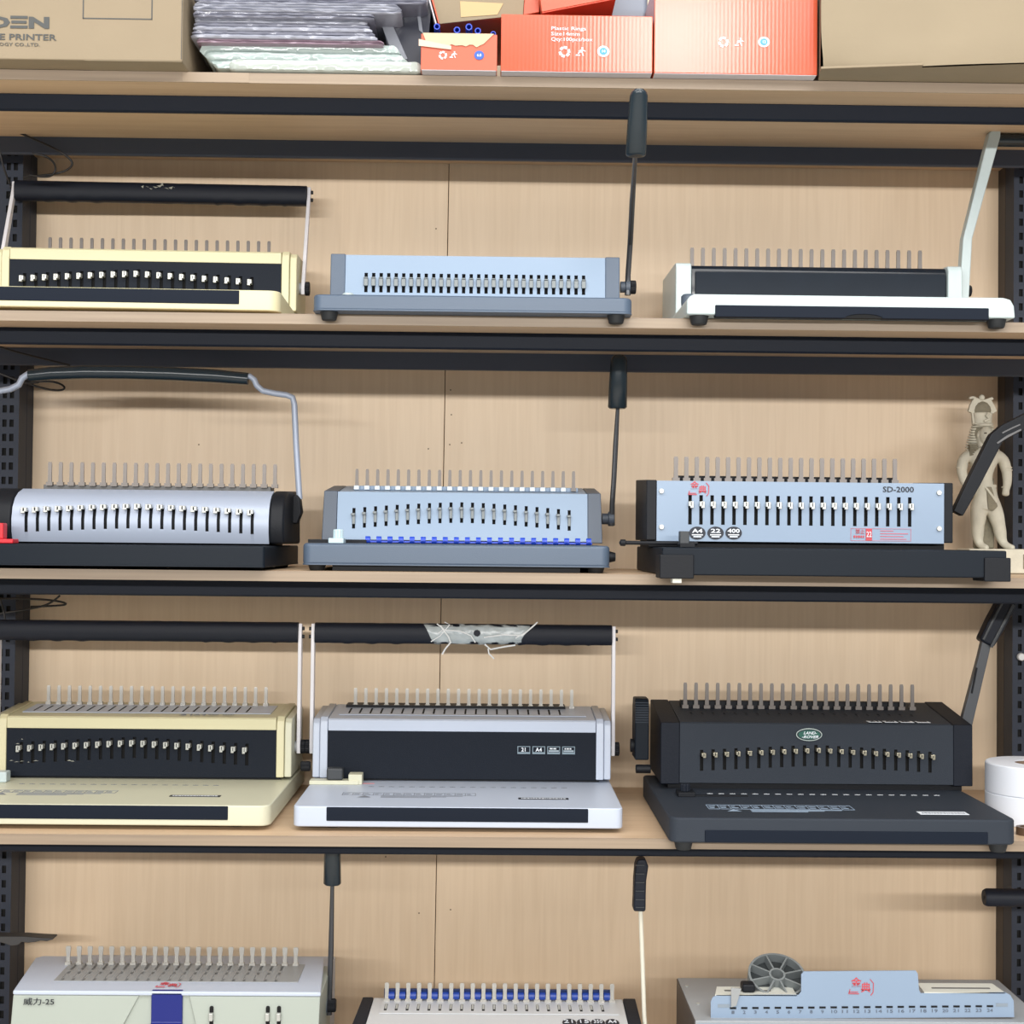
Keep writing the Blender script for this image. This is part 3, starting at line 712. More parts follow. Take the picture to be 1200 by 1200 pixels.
# the blue comb is its own thing
bc = empty('plastic_comb', (r.location.x, r.location.y+.105, ZS[2]+.0375)); tag(bc, 'bright blue plastic binding comb lying against the light blue binder', 'binding comb')
o_ = bc.location; c0, c1 = at(427, 633, o_.y).x-o_.x, at(694, 637, o_.y).x-o_.x
MB().box(c0, c1, -.001, .002, .0012, .0040).build('spine', BLUEP, bc, bevel=.0005, seg=1)
rg = MB(); R = []
for i in range(13):
    a = -PI*.55+1.9*PI*i/12; R.append([(-.0034, .0050*math.sin(a), .0052+.0050*math.cos(a)), (.0034, .0050*math.sin(a), .0052+.0050*math.cos(a)), (.0034, .0043*math.sin(a), .0052+.0043*math.cos(a)), (-.0034, .0043*math.sin(a), .0052+.0043*math.cos(a))])
g0 = rg.rings(R).build('ring', BLUEP, bc)
for i in range(21):
    x = c0+.005+(c1-c0-.010)*i/20
    if i: copy(g0, bc, (x, 0, 0))
    else: g0.location = (x, 0, 0)

# ---------------- third board, right: grey-blue machine marked SD-2000
r = root('grey-blue and black comb binder printed SD-2000 with round A4, 22 and 400 badges', SX(978, -.06, 650), -.06, 2)
X_, Z_ = local(r)
xl, xr = X_(776, 660, 0), X_(1180, 662, 0); zt_b = Z_(980, 643.5, 0)
MB().box(xl, xr, 0, .33, .0010, zt_b).build('base', NAVY, r, bevel=.002)
for a, b in ((773, 813), (1153, 1184)):
    MB().box(X_(a, 660, 0), X_(b, 660, 0), -.003, .045, -.0035, .0275).build('corner_block', BLACKP, r, bevel=.0015)
MB().box(X_(788, 680, 0), X_(799, 680, 0), .0, .02, -.0095, -.003).build('pad', mat('pad_pale', (200, 200, 190), .6), r, bevel=.001)
yb, yk = .10, .25; zb_, zt_ = Z_(938, 635.5, yb), Z_(938, 565, yb)
A, B, C, D = X_(757.5, 600, yb), X_(769.5, 600, yb), X_(1106, 600, yb), X_(1117, 600, yb)
cap(r, A, B, yb, yb+.0005, yk, zb_+.001, zt_+.001, zt_+.007, BLACKP); cap(r, C, D, yb, yb+.0005, yk, zb_+.001, zt_+.001, zt_+.007, BLACKP)
cap(r, B, C, yb+.005, yb+.0055, yk-.003, zb_, zt_-.001, zt_+.006, GBLUE, 'housing')
MB().box(A+.006, D-.006, yb+.02, yk-.01, zt_b-.001, zb_+.001).build('plinth', BLACKP, r)
s0_, s1_ = X_(808.5, 600, yb), X_(1065.8, 600, yb); xs = [s0_+(s1_-s0_)*i/20 for i in range(21)]
zl, zh = Z_(938, 616, yb)-zb_, Z_(938, 581.5, yb)-zb_
panel(r, 'front_panel', B, C, yb-.001, zb_, yb-.001, zt_, [(x-.0024, x+.0024, zl, zh) for x in xs], GBLUE)
pins(r, [(x-.0002, yb, zb_+zl+(zh-zl)*.70) for x in xs], w=.0048, h=.0095, d=.007, side=1)
MB().box(X_(792, 560, .17), X_(1048, 562, .17), .17, .185, zt_+.002, zt_+.0105).build('comb_rack', BLACKP, r, bevel=.001)
fingers(r, 22, X_(792, 560, .16), X_(1048.5, 561, .16), .16, zt_+.0025, Z_(920, 536.5, .16), FING, wb=.0066, wt=.0042, clip=.010)
scw = MB().lathe([(.0032, -.0016), (.0036, 0), (.0036, .0012)], (0, 0, 0), 'y', 14).build('screw', STEEL, r)
for i, (a, b) in enumerate(((775, 575.5), (775, 617.5), (1100, 577.5), (1100, 619.5))):
    L_ = (X_(a, b, yb), yb-.0022, Z_(a, b, yb))
    if i: copy(scw, r, L_)
    else: scw.location = L_
text('model_print', 'SD-2000', (X_(1034, 576, yb), yb-.0016, Z_(1034, 576.5, yb)), .0074, INKB, r, width=X_(1070, 0, yb)-X_(1034, 0, yb), bold=.012)
for px, s_ in ((817, 'A4'), (838.3, '22'), (859.5, '400')):
    x, z = X_(px, 625, yb), Z_(px, 624.6, yb)
    MB().rings([[(x+.0112*math.cos(2*PI*k_/28), yb-.0014-q, z+.0088*math.sin(2*PI*k_/28)) for k_ in range(28)] for q in (0, .0006)]).build('badge', mat('badge_navy', (16, 24, 40), .5), r, smooth=0)
    text('badge_print', s_, (x, yb-.0022, z+.0004), .0052, INKW, r, align='CENTER', width={'A4': .014, '22': .013, '400': .0165}[s_], bold=.02)
    for q, e in ((.0022, .0150), (.0048, .011)):
        MB().box(x-e/2, x+e/2, yb-.0023, yb-.0021, z-q-.0010, z-q+.0004).build('badge_bar', INKW, r, smooth=0)
logo_red(r, X_(818.5, 571.5, yb), yb-.0016, Z_(818, 571.5, yb), .0225)
x0_, x1_, z0_, z1_ = X_(1000, 0, yb), X_(1070, 0, yb), Z_(1035, 634, yb), Z_(1035, 619.5, yb)
b = MB(); yy = yb-.0016
for q in ((x0_, x1_, z0_, z0_+.0004), (x0_, x1_, z1_-.0004, z1_), (x0_, x0_+.0004, z0_, z1_), (x1_-.0004, x1_, z0_, z1_)): b.box(q[0], q[1], yy, yy+.0004, q[2], q[3])
for k_ in range(4):
    e = (.018, .038, .032, .036)[k_]; b.box(x1_-.042, x1_-.042+e, yy, yy+.0004, z1_-.0035-k_*.0037, z1_-.0026-k_*.0037)
b.build('warning_sticker', mat('red_ink_pale', (200, 96, 110), .6), r, smooth=0)
MB().box(x0_+.0205, x0_+.029, yy-.0003, yy+.0002, z0_+.0005, z1_-.0005).build('sticker_block', INKR, r, smooth=0)
text('sticker_print', '22', (x0_+.0248, yy-.0008, z0_+.0052), .0075, INKW, r, align='CENTER', width=.007)
text('sticker_print', '禁止', (x0_+.0062, yy-.0002, z0_+.0100), .0050, INKR, r, width=.0125)
dashes(r, x0_+.0038, x0_+.0185, yy-.0001, z0_+.0040, .0032, INKR, 'front', 4, 'sticker_print')
MB().box(X_(795, 636, .055), X_(813, 636, .055), .040, .070, zt_b, zt_b+.0055).build('paper_guide', BLACKP, r, bevel=.001)
MB().box(X_(796, 628, .055), X_(807, 628, .055), .047, .063, zt_b+.005, Z_(800, 622.5, .055)).build('guide_knob', mat('knob_grey', (52, 56, 60), .5), r, bevel=.001)
xk = X_(730, 638, .075)
MB().tube([(xk, .075, zt_b+.0055), (xk+.10, .075, zt_b+.0055)], .0027, 8).lathe([(.001, -.005), (.0045, -.003), (.0045, .003), (.001, .005)], (xk, .075, zt_b+.0055), 'x', 12).build('guide_rod', BLACKP, r)
yl_ = .15
def bar(r, name, pts, wd, y0, y1, m, bev=.0015):
    """flat bar following local (x,z) points with half widths wd"""
    L, R_ = [], []
    for i, (x, z) in enumerate(pts):
        a = Vector((pts[max(i-1, 0)])); c = Vector(pts[min(i+1, len(pts)-1)]); d = (c-a).normalized(); n = Vector((-d.y, d.x)); q = wd[i]
        L.append((x+n.x*q, z+n.y*q)); R_.append((x-n.x*q, z-n.y*q))
    return MB().prismy(L+R_[::-1], y0, y1).build(name, m, r, bevel=bev)
pp = lambda a, b: (X_(a, b, yl_), Z_(a, b, yl_))
bar(r, 'lever_bar', [pp(1121, 602), pp(1140, 565), pp(1166, 514), pp(1176, 506), pp(1204, 492), pp(1250, 472)], [.0075, .0092, .0098, .0100, .0100, .0100], yl_-.008, yl_+.008, BLACKP)
bar(r, 'lever_groove', [pp(1166, 520), pp(1178, 512), pp(1194, 504)], [.0012, .0016, .0012], yl_-.0092, yl_-.007, mat('groove_grey', (92, 92, 94), .5), .0003)
bar(r, 'lever_groove', [pp(1172, 508), pp(1184, 502), pp(1193, 498)], [.0010, .0010, .0010], yl_-.0092, yl_-.007, mat('groove_grey', (92, 92, 94), .5), .0003)
MB().lathe([(.011, 0), (.011, .010), (.008, .013)], (D, yl_, Z_(1120, 594, yl_)), 'x', 18).build('axle', BLACKP, r)

# ---------------- fourth board, right: charcoal machine with oval badge
r = root('charcoal comb binder with a green oval badge and a black lever', SX(988, -.03, 970), -.03, 3)
X_, Z_ = local(r)
xl, xr = X_(785, 970, 0), X_(1192, 975, 0); zt_b = Z_(988, 959.5, 0)
zb0 = .0006
MB().prismz(rrect(xl, xr, 0, .345, .014, back=.008), zb0, zt_b).build('base', CHARC, r, bevel=.003, seg=3)
MB().box(X_(826, 980, 0), X_(1157.5, 980, 0), -.0015, .02, Z_(988, 988, 0), Z_(988, 974, 0)).build('grip_strip', STRIP, r, bevel=.0008, seg=1)
feet(r, [(s, .0155, -.0105) for s in (xl+.020, xr-.020)], .0128, .0112)
yb, yt, yk = .215, .217, .360
zb_, zt_ = Z_(957, 918.5, yb), Z_(957, 849, yb); rise = .018
A, B, C, D = X_(774.5, 880, yb), X_(796.5, 880, yb), X_(1117.5, 880, yb), X_(1140, 880, yb)
cap(r, A, B, yb-.001, yt-.001, yk, zb_-.002, zt_+.0008, zt_+rise+.001, CHARCD); cap(r, C, D, yb-.001, yt-.001, yk, zb_-.002, zt_+.0008, zt_+rise+.001, CHARCD)
cap(r, B+.0003, C-.0003, yb+.0055, yt+.0055, yk-.003, zb_, zt_-.0008, zt_+rise, CHARC, 'housing')
MB().box(A+.012, D-.012, yb+.012, yk-.01, zt_b-.001, zb_+.001).build('plinth', BLACKP, r)  # black block in the gap under the body, its colour stands for shadow
s0_, s1_ = X_(822.3, 890, yb), X_(1090, 893, yb); xs = [s0_+(s1_-s0_)*i/20 for i in range(21)]; ar = arc(21, 1.1)
z0p, z1p = Z_(956, 904.5, yb)-zb_, Z_(956, 880, yb)-zb_
panel(r, 'front_panel', B+.0003, C-.0003, yb, zb_, yt, zt_, [(x-.0024, x+.0024, z0p+.0085*a, z1p+.0085*a) for x, a in zip(xs, ar)], CHARC)
pins(r, [(x+.0010, yb+.001, zb_+z1p-.006+.0085*a) for x, a in zip(xs, ar)], m=mat('pin_brass', (196, 190, 170), .28, .9), w=.0046, h=.0075, d=.010, side=1)
def zs_(y): return zt_-.0008+(y-yt)/(yk-yt)*rise
yq = .310
panel(r, 'top_plate', B+.001, C-.001, yt+.006, zs_(yt+.006)+.0010, yq-.004, zs_(yq-.004)+.0010, [(X_(809.8, 831, .275)+(X_(1068, 834, .275)-X_(809.8, 831, .275))*i/20-.0015, X_(809.8, 831, .275)+(X_(1068, 834, .275)-X_(809.8, 831, .275))*i/20+.0015, .046, .058) for i in range(21)], CHARC, .0014)
lb = MB()
for i in range(21):
    x = X_(809.8, 831, .275)+(X_(1068, 834, .275)-X_(809.8, 831, .275))*i/20
    z = zs_(.275)+.0014
    lb.add([(x-.0006, .264, z-.0006), (x+.0006, .264, z-.0006), (x-.0060, yq-.004, z+.0004), (x-.0074, yq-.004, z+.0004)], [(0, 1, 2, 3)])
lb.build('slit_print', INKB, r, smooth=0)
MB().box(X_(798, 820, yq), X_(1062, 822, yq), yq+.004, yq+.018, zs_(yq)-.001, zs_(yq)+.0115).build('comb_rack', BLACKP, r, bevel=.001)
fingers(r, 22, X_(803, 812, yq), X_(1069, 815, yq), yq, zs_(yq)+.0005, Z_(935, 801, yq), FING, wb=.0064, wt=.0036, clip=.0095)
for i, s_ in enumerate(('21', 'A4', '20', '12')):
    x = X_(1016+19*i, 846, .233); z = zs_(.230)+.0022
    MB().box(x, x+.0195, .224, .244, z-.0004, z).build('icon_box', INKW, r, smooth=0)
    if i > 1: dashes(r, x+.003, x+.017, .229, z, .010, INKB, 'top', i); continue
    text('icon_print', s_, (x+.003, .2275, z+.0004), .0115, INKB, r, 'top', width=.013, bold=.02)
ox, oz = X_(948, 861, yb), Z_(948, 860.8, yb)
def oval(a, b, t0, y, name, m):
    return MB().rings([[(ox+a*math.cos(2*PI*k_/36), y-q, oz+b*math.sin(2*PI*k_/36)) for k_ in range(36)] for q in (0, .0006)]).build(name, m, r, smooth=0)
oval(.0190, .0092, 0, yb-.0006, 'badge_ring', mat('badge_silver', (176, 190, 186), .4))
oval(.0178, .0080, 0, yb-.0010, 'badge_inner', CHARC)
oval(.0160, .0066, 0, yb-.0014, 'badge', mat('badge_green', (20, 86, 74), .5))
text('badge_print', 'LAND-', (ox+.0010, yb-.0022, oz+.0006), .0040, INKW, r, align='CENTER', width=.0195, shear=.3, bold=.02)
text('badge_print', '-ROVER', (ox+.0010, yb-.0022, oz-.0050), .0040, INKW, r, align='CENTER', width=.0240, shear=.3, bold=.02)
# base print
b = MB()
zp = zt_b+.0002
ruler_print(r, X_(832, 925, .18), X_(1098, 927, .18), .180, zt_b+.0001, INKW, 21)
table_print(r, X_(830, 945, .07), X_(1000, 945, .07), .062, .092, zt_b+.0001, mat('print_bluegrey', (150, 170, 192), .6))
MB().box(X_(1076, 950, .045), X_(1133, 950, .045), .034, .054, zt_b-.0002, zt_b+.0004).build('model_plate', INKW, r)
dashes(r, X_(1080, 950, .045), X_(1130, 950, .045), .040, zt_b+.0004, .006, INKG)
MB().box(X_(793, 925, .17), X_(813, 925, .17), .152, .182, zt_b, zt_b+.0065).build('paper_guide', BLACKP, r, bevel=.001)
MB().box(X_(813, 927, .165), X_(876, 927, .165), .158, .164, zt_b, zt_b+.0018).build('guide_rail', BLACKP, r, bevel=.0004)
knob(r, 'guide_knob', (X_(803, 918, .165), .165, zt_b+.0060), .0070, .011, CHARCD, 'z', 12, .12)
# left side wheel and knobs
wx0 = X_(743, 850, .265); wx1 = X_(759, 850, .265); wz = Z_(750, 853, .265)
MB().prism([(.245, wz-.045), (.245, wz+.032), (.253, wz+.045), (.285, wz+.045), (.293, wz+.032), (.293, wz-.045)], wx0, wx1).build('lock_block', NAVY, r, bevel=.002)
b = MB()
for i in range(9): b.box(wx0-.0004, wx1-.001, .2435, .2462, wz+.010+i*.0036, wz+.0118+i*.0036)
b.build('lock_ribs', CHARC, r)
MB().lathe([(.010, 0), (.010, .005)], (wx0-.005, .265, wz-.026), 'x').build('lock_screw', BLACKP, r)
MB().lathe([(.0065, 0), (.0065, .022)], (X_(745, 901, .25), .25, Z_(745, 901, .25)), 'x').build('side_knob', BLACKP, r, bevel=.001)
yl_ = .29
pp = lambda a, b: (X_(a, b, yl_), Z_(a, b, yl_))
bar(r, 'lever_bar', [pp(1131, 850), pp(1141, 810), pp(1151, 770), pp(1156, 748)], [.0088, .0082, .0075, .0072], yl_-.006, yl_+.006, mat('lever_grey', (74, 78, 84), .45))
bar(r, 'lever_slot', [pp(1137, 812), pp(1143, 782)], [.0014, .0014], yl_-.0072, yl_-.005, BLACKP, .0003)
bar(r, 'lever_grip', [pp(1153.5, 754), pp(1166, 730), pp(1181, 701)], [.0125, .0140, .0130], yl_-.012, yl_+.012, GRIP, .004)
bar(r, 'grip_rib', [pp(1158, 758), pp(1170, 735), pp(1184, 708)], [.0022, .0022, .0022], yl_-.0142, yl_-.011, mat('grip_rib', (58, 62, 66), .3), .0008)
bar(r, 'grip_rib', [pp(1149, 749), pp(1160, 727), pp(1173, 702)], [.0018, .0018, .0018], yl_-.0142, yl_-.011, mat('grip_rib', (58, 62, 66), .3), .0008)

# ---------------- lowest board, left: white machine with blue latch
r = root('large white comb binder with a blue latch and a grey pin plate', SX(197, .07, 1180), .07, 4)
X_, Z_ = local(r)
zt_ = Z_(200, 1162, 0); yk = .155
zk_ = Z_(215, 1121, yk)
FRONT = mat('grey_green_plastic', (162, 170, 162), .45)
xa, xb = X_(15, 1161, 0), X_(376, 1163, 0); xa2, xb2 = X_(44, 1121, yk), X_(380.5, 1123, yk)
xbl = X_(6, 1230, -.004)
# top cover (trapezoid in plan), body below with two raised cheeks and a notch
def slab(poly, z0, z1, name, m, bev=.002):
    n = len(poly); b = MB(); b.add([(x, y, z0) for x, y, z in poly]+[(x, y, z) for x, y, z in poly], [tuple(range(n))[::-1], tuple(range(n, 2*n))]+[(i, (i+1) % n, n+(i+1) % n, n+i) for i in range(n)])
    return b.build(name, m, r, bevel=bev, seg=3)
slab([(xa, 0, zt_), (xb, 0, zt_), (xb2, yk-.006, zk_), (xb2-.006, yk, zk_), (xa2+.008, yk, zk_), (xa2, yk-.010, zk_)], zt_-.006, 0, 'top_cover', WHITE)
b = MB(); zl0 = .02
for p, q, pb, qb in ((xa, X_(163, 1163, 0), xbl, X_(147, 1205, 0)-.02), (X_(221, 1163, 0), xb-.001, X_(236, 1205, 0)+.02, xb-.003)):
    m_ = MB(); zlow = 0.03
    m_.add([(p, .0015, zt_-.0062), (q, .0015, zt_-.0062), (qb+(qb-q)*1.0, -.006, zlow), (pb, -.006, zlow), (p, yk-.01, zt_-.0062), (q, yk-.01, zt_-.0062), (qb+(qb-q)*1.0, yk, zlow), (pb, yk, zlow)],
           [(0, 1, 2, 3), (5, 4, 7, 6), (4, 0, 3, 7), (1, 5, 6, 2), (0, 4, 5, 1), (3, 2, 6, 7)])
    m_.build('front_cheek', FRONT, r, bevel=.0015)
MB().box(X_(130, 1180, 0), X_(254, 1180, 0), .004, yk-.01, .03, zt_-.0062).build('centre_panel', FRONT, r)
MB().prism([(-.006, .03), (-.006, zt_-.046), (.000, zt_-.042), (.000, zt_-.0015), (.003, zt_+.0006), (.008, zt_+.0006), (.008, .03)], X_(177, 1180, 0), X_(213.5, 1180, 0)).build('latch', mat('latch_blue', (8, 26, 112), .35), r, bevel=.0012)
MB().box(xa+.004, xb-.004, -.02, .29, .006, .032).build('base', WHITE, r, bevel=.004)
feet(r, [(s, yy, 0) for s in (xa+.05, xb-.05) for yy in (.02, .26)], .012, .0065)
MB().box(xa+.01, xb-.01, yk-.012, .28, .03, zt_-.03).build('rear_housing', WHITE, r, bevel=.003)
# plate with 22 openings, lying on the cover
ya, yc = .040, .118
def zc(y): return zt_+(zk_-zt_)*y/yk
pl0, pl1 = X_(63, 1146, ya), X_(349, 1147, ya)
xs = [X_(72, 1143, ya)+(X_(323, 1144, ya)-X_(72, 1143, ya))*i/20 for i in range(21)]
panel(r, 'pin_plate', pl0, pl1, ya, zc(ya)+.0012, yc, zc(yc)+.0012, [(x-.0022, x+.0020, .010, .030) for x in xs]+[(x-.0018, x+.0018, .040, .048) for x in xs], GREYL, .0018)
fingers(r, 22, X_(81, 1125, yc), X_(347, 1126, yc), yc-.004, zc(yc)+.001, Z_(215, 1108.5, yc), FINGC, wb=.0058, wt=.0050, clip=.008)
logo_red(r, X_(197, 1153, .02), .024, zt_+.0018+.0004, .026, 'top')
text('model_print', '威力-25', (X_(27.5, 1176, 0), -.0016, Z_(28, 1176.5, 0)), .0072, INKB, r, width=X_(63, 0, 0)-X_(27.5, 0, 0), bold=.008)
for px in (248, 314, 327):
    x = X_(px, 1185, 0); zz_ = Z_(px, 1190, 0)
    MB().box(x-.0026, x+.0026, -.0035, .002, zz_-.03, zz_+.013).build('pin_slot', BLACKV, r, bevel=.002)
    MB().box(x-.0028, x+.0028, -.0075, .000, zz_-.006, zz_+.005).build('pull_pin', STEEL, r, bevel=.0012)
hx1, ky, kz = lever(r, (0, 1178, .10), 377, 384, [(385.5, 1189, .10), (386, 1172, .10), (388, 1110, .10), (389.5, 1034, .09)], [(389.5, 1037, .09), (389.5, 975, .08)], .0120)
knob(r, 'pivot_knob', (hx1-.004, ky, kz), .0095, .016)

# ---------------- lowest board, middle: white machine with dark end caps
r = root('white comb binder with dark grey end caps and a long pale rod lever', SX(592, -.03, 1240), -.03, 4)
X_, Z_ = local(r)
yk, yf = .23, .06
zk_ = Z_(585, 1170, yk); zf_ = Z_(590, 1215, yf); 
def xk_(px): return X_(px, 1170, yk)
def xf_(px): return X_(px, 1215, yf)
def wedge(a, b, c, d, off, name, m):
    """back edge a..b, front edge c..d"""
    v = [(c, yf-off, zf_+off*.4), (d, yf-off, zf_+off*.4), (b, yk+off*.5, zk_+off*.4), (a, yk+off*.5, zk_+off*.4), (c, yf-off-.01, .04), (d, yf-off-.01, .04), (b, yk+off*.5, .04), (a, yk+off*.5, .04)]
    B_ = MB(); B_.add(v, [(0, 1, 2, 3), (7, 6, 5, 4), (0, 4, 5, 1), (1, 5, 6, 2), (2, 6, 7, 3), (3, 7, 4, 0)]); return B_.build(name, m, r, bevel=.0015)
WB = mat('white_plain', (200, 204, 208), .4)
wedge(xk_(438), xk_(729.5), xf_(424), xf_(740), 0, 'housing', WB)
wedge(xk_(425), xk_(437.5), xf_(407), xf_(423.5), .002, 'end_cap', CHARCD); wedge(xk_(730), xk_(744.5), xf_(740.5), xf_(756), .002, 'end_cap', CHARCD)
MB().box(xf_(412), xf_(752), 0, .30, .007, .041).build('base', WB, r, bevel=.004)
feet(r, [(s, yy, 0) for s in (xf_(450), xf_(720)) for yy in (.03, .26)], .012, .0072)
zt2 = lambda y: zf_+(zk_-zf_)*(y-yf)/(yk-yf)
ya, yc = .155, .215
xs = [X_(452, 1182, .18)+(X_(706, 1183, .18)-X_(452, 1182, .18))*i/20 for i in range(21)]
panel(r, 'die_plate', X_(446, 1180, .18), X_(724, 1180, .18), ya, zt2(ya)+.0012, yc+.004, zt2(yc+.004)+.0012, [(x-.0020, x+.0020, .012, .042) for x in xs], WB, .0009)
slot_grey = MB()
for x in xs: slot_grey.box(x-.0014, x+.0014, ya+.022, ya+.040, zt2(ya+.03)-.0002, zt2(ya+.03)+.0014)
slot_grey.build('die_punch', STEEL, r)
fingers(r, 22, X_(453.5, 1165, yc), X_(717, 1167, yc), yc-.003, zt2(yc)+.001, Z_(585, 1151.5, yc), FINGC, wb=.0062, wt=.0042, clip=.009)
for i, s_ in enumerate(('21', '15', '350', 'A4')):
    px = 668+17*i; x = X_(px, 1200, .10); y = .118
    MB().rings([[(x+.0095*math.cos(2*PI*k_/24), y+.016*math.sin(2*PI*k_/24), zt2(y+.016*math.sin(2*PI*k_/24))+q) for k_ in range(24)] for q in (.0006, .0014)]).build('badge', INKB, r, smooth=0)
    text('badge_print', s_, (x, y-.004, zt2(y)+.0022), .014, INKW, r, 'top', align='CENTER', width=.012, tilt=math.atan2(zk_-zf_, yk-yf))
pts = [(757, 1215, .13), (755, 1190, .13), (753, 1130, .12), (750.5, 1064, .11)]
P = [(X_(a, b, c), c, Z_(a, b, c)) for a, b, c in pts]
MB().tube(P, .0030, 10).build('lever_rod', mat('rod_cream', (216, 214, 200), .4), r)
P0 = [(X_(a, b, .10), Z_(a, b, .10)) for a, b in ((748.5, 1066), (749, 1050), (749.5, 1030), (751.5, 1013), (751, 1005))]
bar(r, 'lever_grip', P0, [.0085, .0082, .0082, .0088, .0055], .088, .112, GRIP, .003)
b = MB()
for q in (1012, 1022, 1032, 1042, 1052, 1061): b.box(X_(744, q, .1), X_(754, q, .1), .0865, .089, Z_(749, q, .1), Z_(749, q, .1)+.0010)
b.build('grip_rib', mat('grip_rib', (58, 62, 66), .3), r)
# comb held on it
bc2 = empty('plastic_comb', (r.location.x, r.location.y+yc+.002, ZS[4]+zt2(yc)+.0014)); tag(bc2, 'deep blue plastic comb hooked on the pins of the white binder with dark end caps', 'binding comb')
o_ = bc2.location; c0, c1 = at(450, 1167, o_.y).x-o_.x, at(716, 1170, o_.y).x-o_.x
B2 = mat('blue_comb_dark', (28, 62, 150), .35)
MB().box(c0, c1, .0020, .0048, .0004, .0150).build('spine', mat('blue_comb_spine', (22, 44, 96), .4), bc2, bevel=.0005, seg=1)
rg = MB(); R = []
for i in range(13):
    a = -PI*.75+1.6*PI*i/12; R.append([(q, -.0012+rr_*math.sin(a), .0062+rr_*math.cos(a)) for q, rr_ in ((-.0044, .0058), (.0044, .0058), (.0044, .0050), (-.0044, .0050))])
g0 = rg.rings(R).build('ring', B2, bc2)
for i in range(21):
    x = c0+.0112+(c1-c0-.0175)*i/20
    if i: copy(g0, bc2, (x, 0, 0))
    else: g0.location = (x, 0, 0)

# ---------------- lowest board, right: grey-blue punch with numbered plate
r = root('grey metal punch with a numbered light blue plate standing along its top', SX(1000, .02, 1197), .02, 4)
X_, Z_ = local(r)
zt_ = Z_(990, 1197, 0); yk = .19
xa = X_(814, 1197, 0); xb = xa+.475
TOPG = mat('grey_top_paint', (150, 155, 160), .4); SIDE = mat('brown_grey_side', (84, 78, 76), .5)
MB().box(xa+.0012, xb-.0012, 0, yk, .01, zt_).build('housing', TOPG, r, bevel=.001)
MB().box(xa, xa+.001, .001, yk-.001, .01, zt_-.001).build('side_cover', SIDE, r)
MB().box(xb-.001, xb, .001, yk-.001, .01, zt_-.001).build('side_cover', SIDE, r)
MB().box(xa+.004, xb-.004, -.0015, 0, .012, zt_-.004).build('front_cover', LBLUE, r, bevel=.0006, seg=1)
feet(r, [(s, yy, 0) for s in (xa+.04, xb-.04) for yy in (.03, yk-.03)], .012, .0105)
yp = .012
def pq(px, py): return (X_(px, py, yp), Z_(px, py, yp))
out = [pq(833, 1194), pq(833, 1174), pq(835, 1169), pq(840, 1166), pq(936, 1166), pq(939, 1162), pq(939, 1142), pq(942, 1138.5), pq(1073, 1137.5), pq(1075.5, 1141), pq(1077, 1160), pq(1079, 1164), pq(1178, 1163), pq(1184, 1166), pq(1188, 1173), pq(1188.5, 1192)]
MB().prismy(out, yp, yp+.0018).build('number_plate', GBLUE, r, smooth=0)
zrow = Z_(1010, 1180.5, yp); x1_, xn = X_(859, 1181, yp), X_(1160, 1179, yp)
hole = MB().box(-.0042, .0042, -.0006, .0002, -.0012, .0012).build('plate_slot', BLACKV, r, smooth=0)
dz = (Z_(1160, 1179, yp)-Z_(859, 1181.3, yp))/23
for i in range(24):
    x = x1_+(xn-x1_)*i/23; z = Z_(859, 1181.3, yp)+dz*i
    if i: copy(hole, r, (x, yp-.0002, z))
    else: hole.location = (x, yp-.0002, z)
    text('plate_number', str(i+1), (x, yp-.0004, z-.0076), .0042, mat('number_ink', (88, 98, 112), .6), r, align='CENTER', width=.0036 if i < 9 else .0078)
for a, b in ((848, 1178.5), (1174, 1177.5)):
    MB().box(X_(a-7, b, yp), X_(a+7, b, yp), yp-.0004, yp, Z_(a, b, yp)-.0025, Z_(a, b, yp)+.0022).build('scale_mark', mat('scale_grey', (128, 140, 152), .6), r, smooth=0)
logo_red(r, X_(1009, 1155, yp), yp-.0004, Z_(1009, 1154.5, yp), .0270)
CR = mat('cream_flange', (206, 208, 200), .4)
def flange(a, b, c, d, y1, z0, z1, name='flange'):
    B_ = MB(); t = .0012
    v = [(X_(a, 1165, yp), yp, z0), (X_(b, 1165, yp), yp, z0), (d, y1, z1), (c, y1, z1)]
    B_.add(v+[(x, y, z-t) for x, y, z in v], [(0, 1, 2, 3), (7, 6, 5, 4), (0, 4, 5, 1), (1, 5, 6, 2), (2, 6, 7, 3), (3, 7, 4, 0)]); return B_.build(name, CR, r)
zf1 = Z_(885, 1166, yp); zf2 = Z_(1130, 1163, yp)
flange(838, 934, X_(840, 1161, .05), X_(928, 1161, .05), .05, zf1, zf1-.0006)
flange(1083, 1178, X_(1076, 1152, .05), X_(1164, 1153, .05), .055, zf2, zf2-.0006)
for a, b, zz_ in ((849, 903, zf1), (1092, 1160, zf2)):
    MB().box(X_(a, 1160, .03), X_(b, 1160, .03), .028, .032, zz_-.0002, zz_+.0006).build('flange_slot', mat('slot_grey', (96, 96, 94), .6), r, smooth=0)
MB().box(X_(868.5, 1155, .03), X_(884, 1155, .03), .020, .040, zf1, zf1+.0115).build('guide_knob', BLACKP, r, bevel=.003)
MB().prismy([(X_(858, 1185, 0), Z_(858, 1183, 0)), (X_(864, 1185, 0), Z_(858, 1181, 0)), (X_(870, 1160, 0), Z_(868, 1161, 0)), (X_(858, 1160, 0), Z_(858, 1160, 0))], yp-.0035, yp-.0022).build('stop_tab', GREYL, r)
for a, b in ((807, 1160), (818, 1178)):
    pass
MB().lathe([(.0028, 0), (.0028, .001)], (X_(805, 1161, .15), .15, zt_), 'z', 12).build('screw', STEEL, r)
MB().lathe([(.0028, 0), (.0028, .001)], (X_(818, 1181, .07), .07, zt_), 'z', 12).build('screw', STEEL, r)
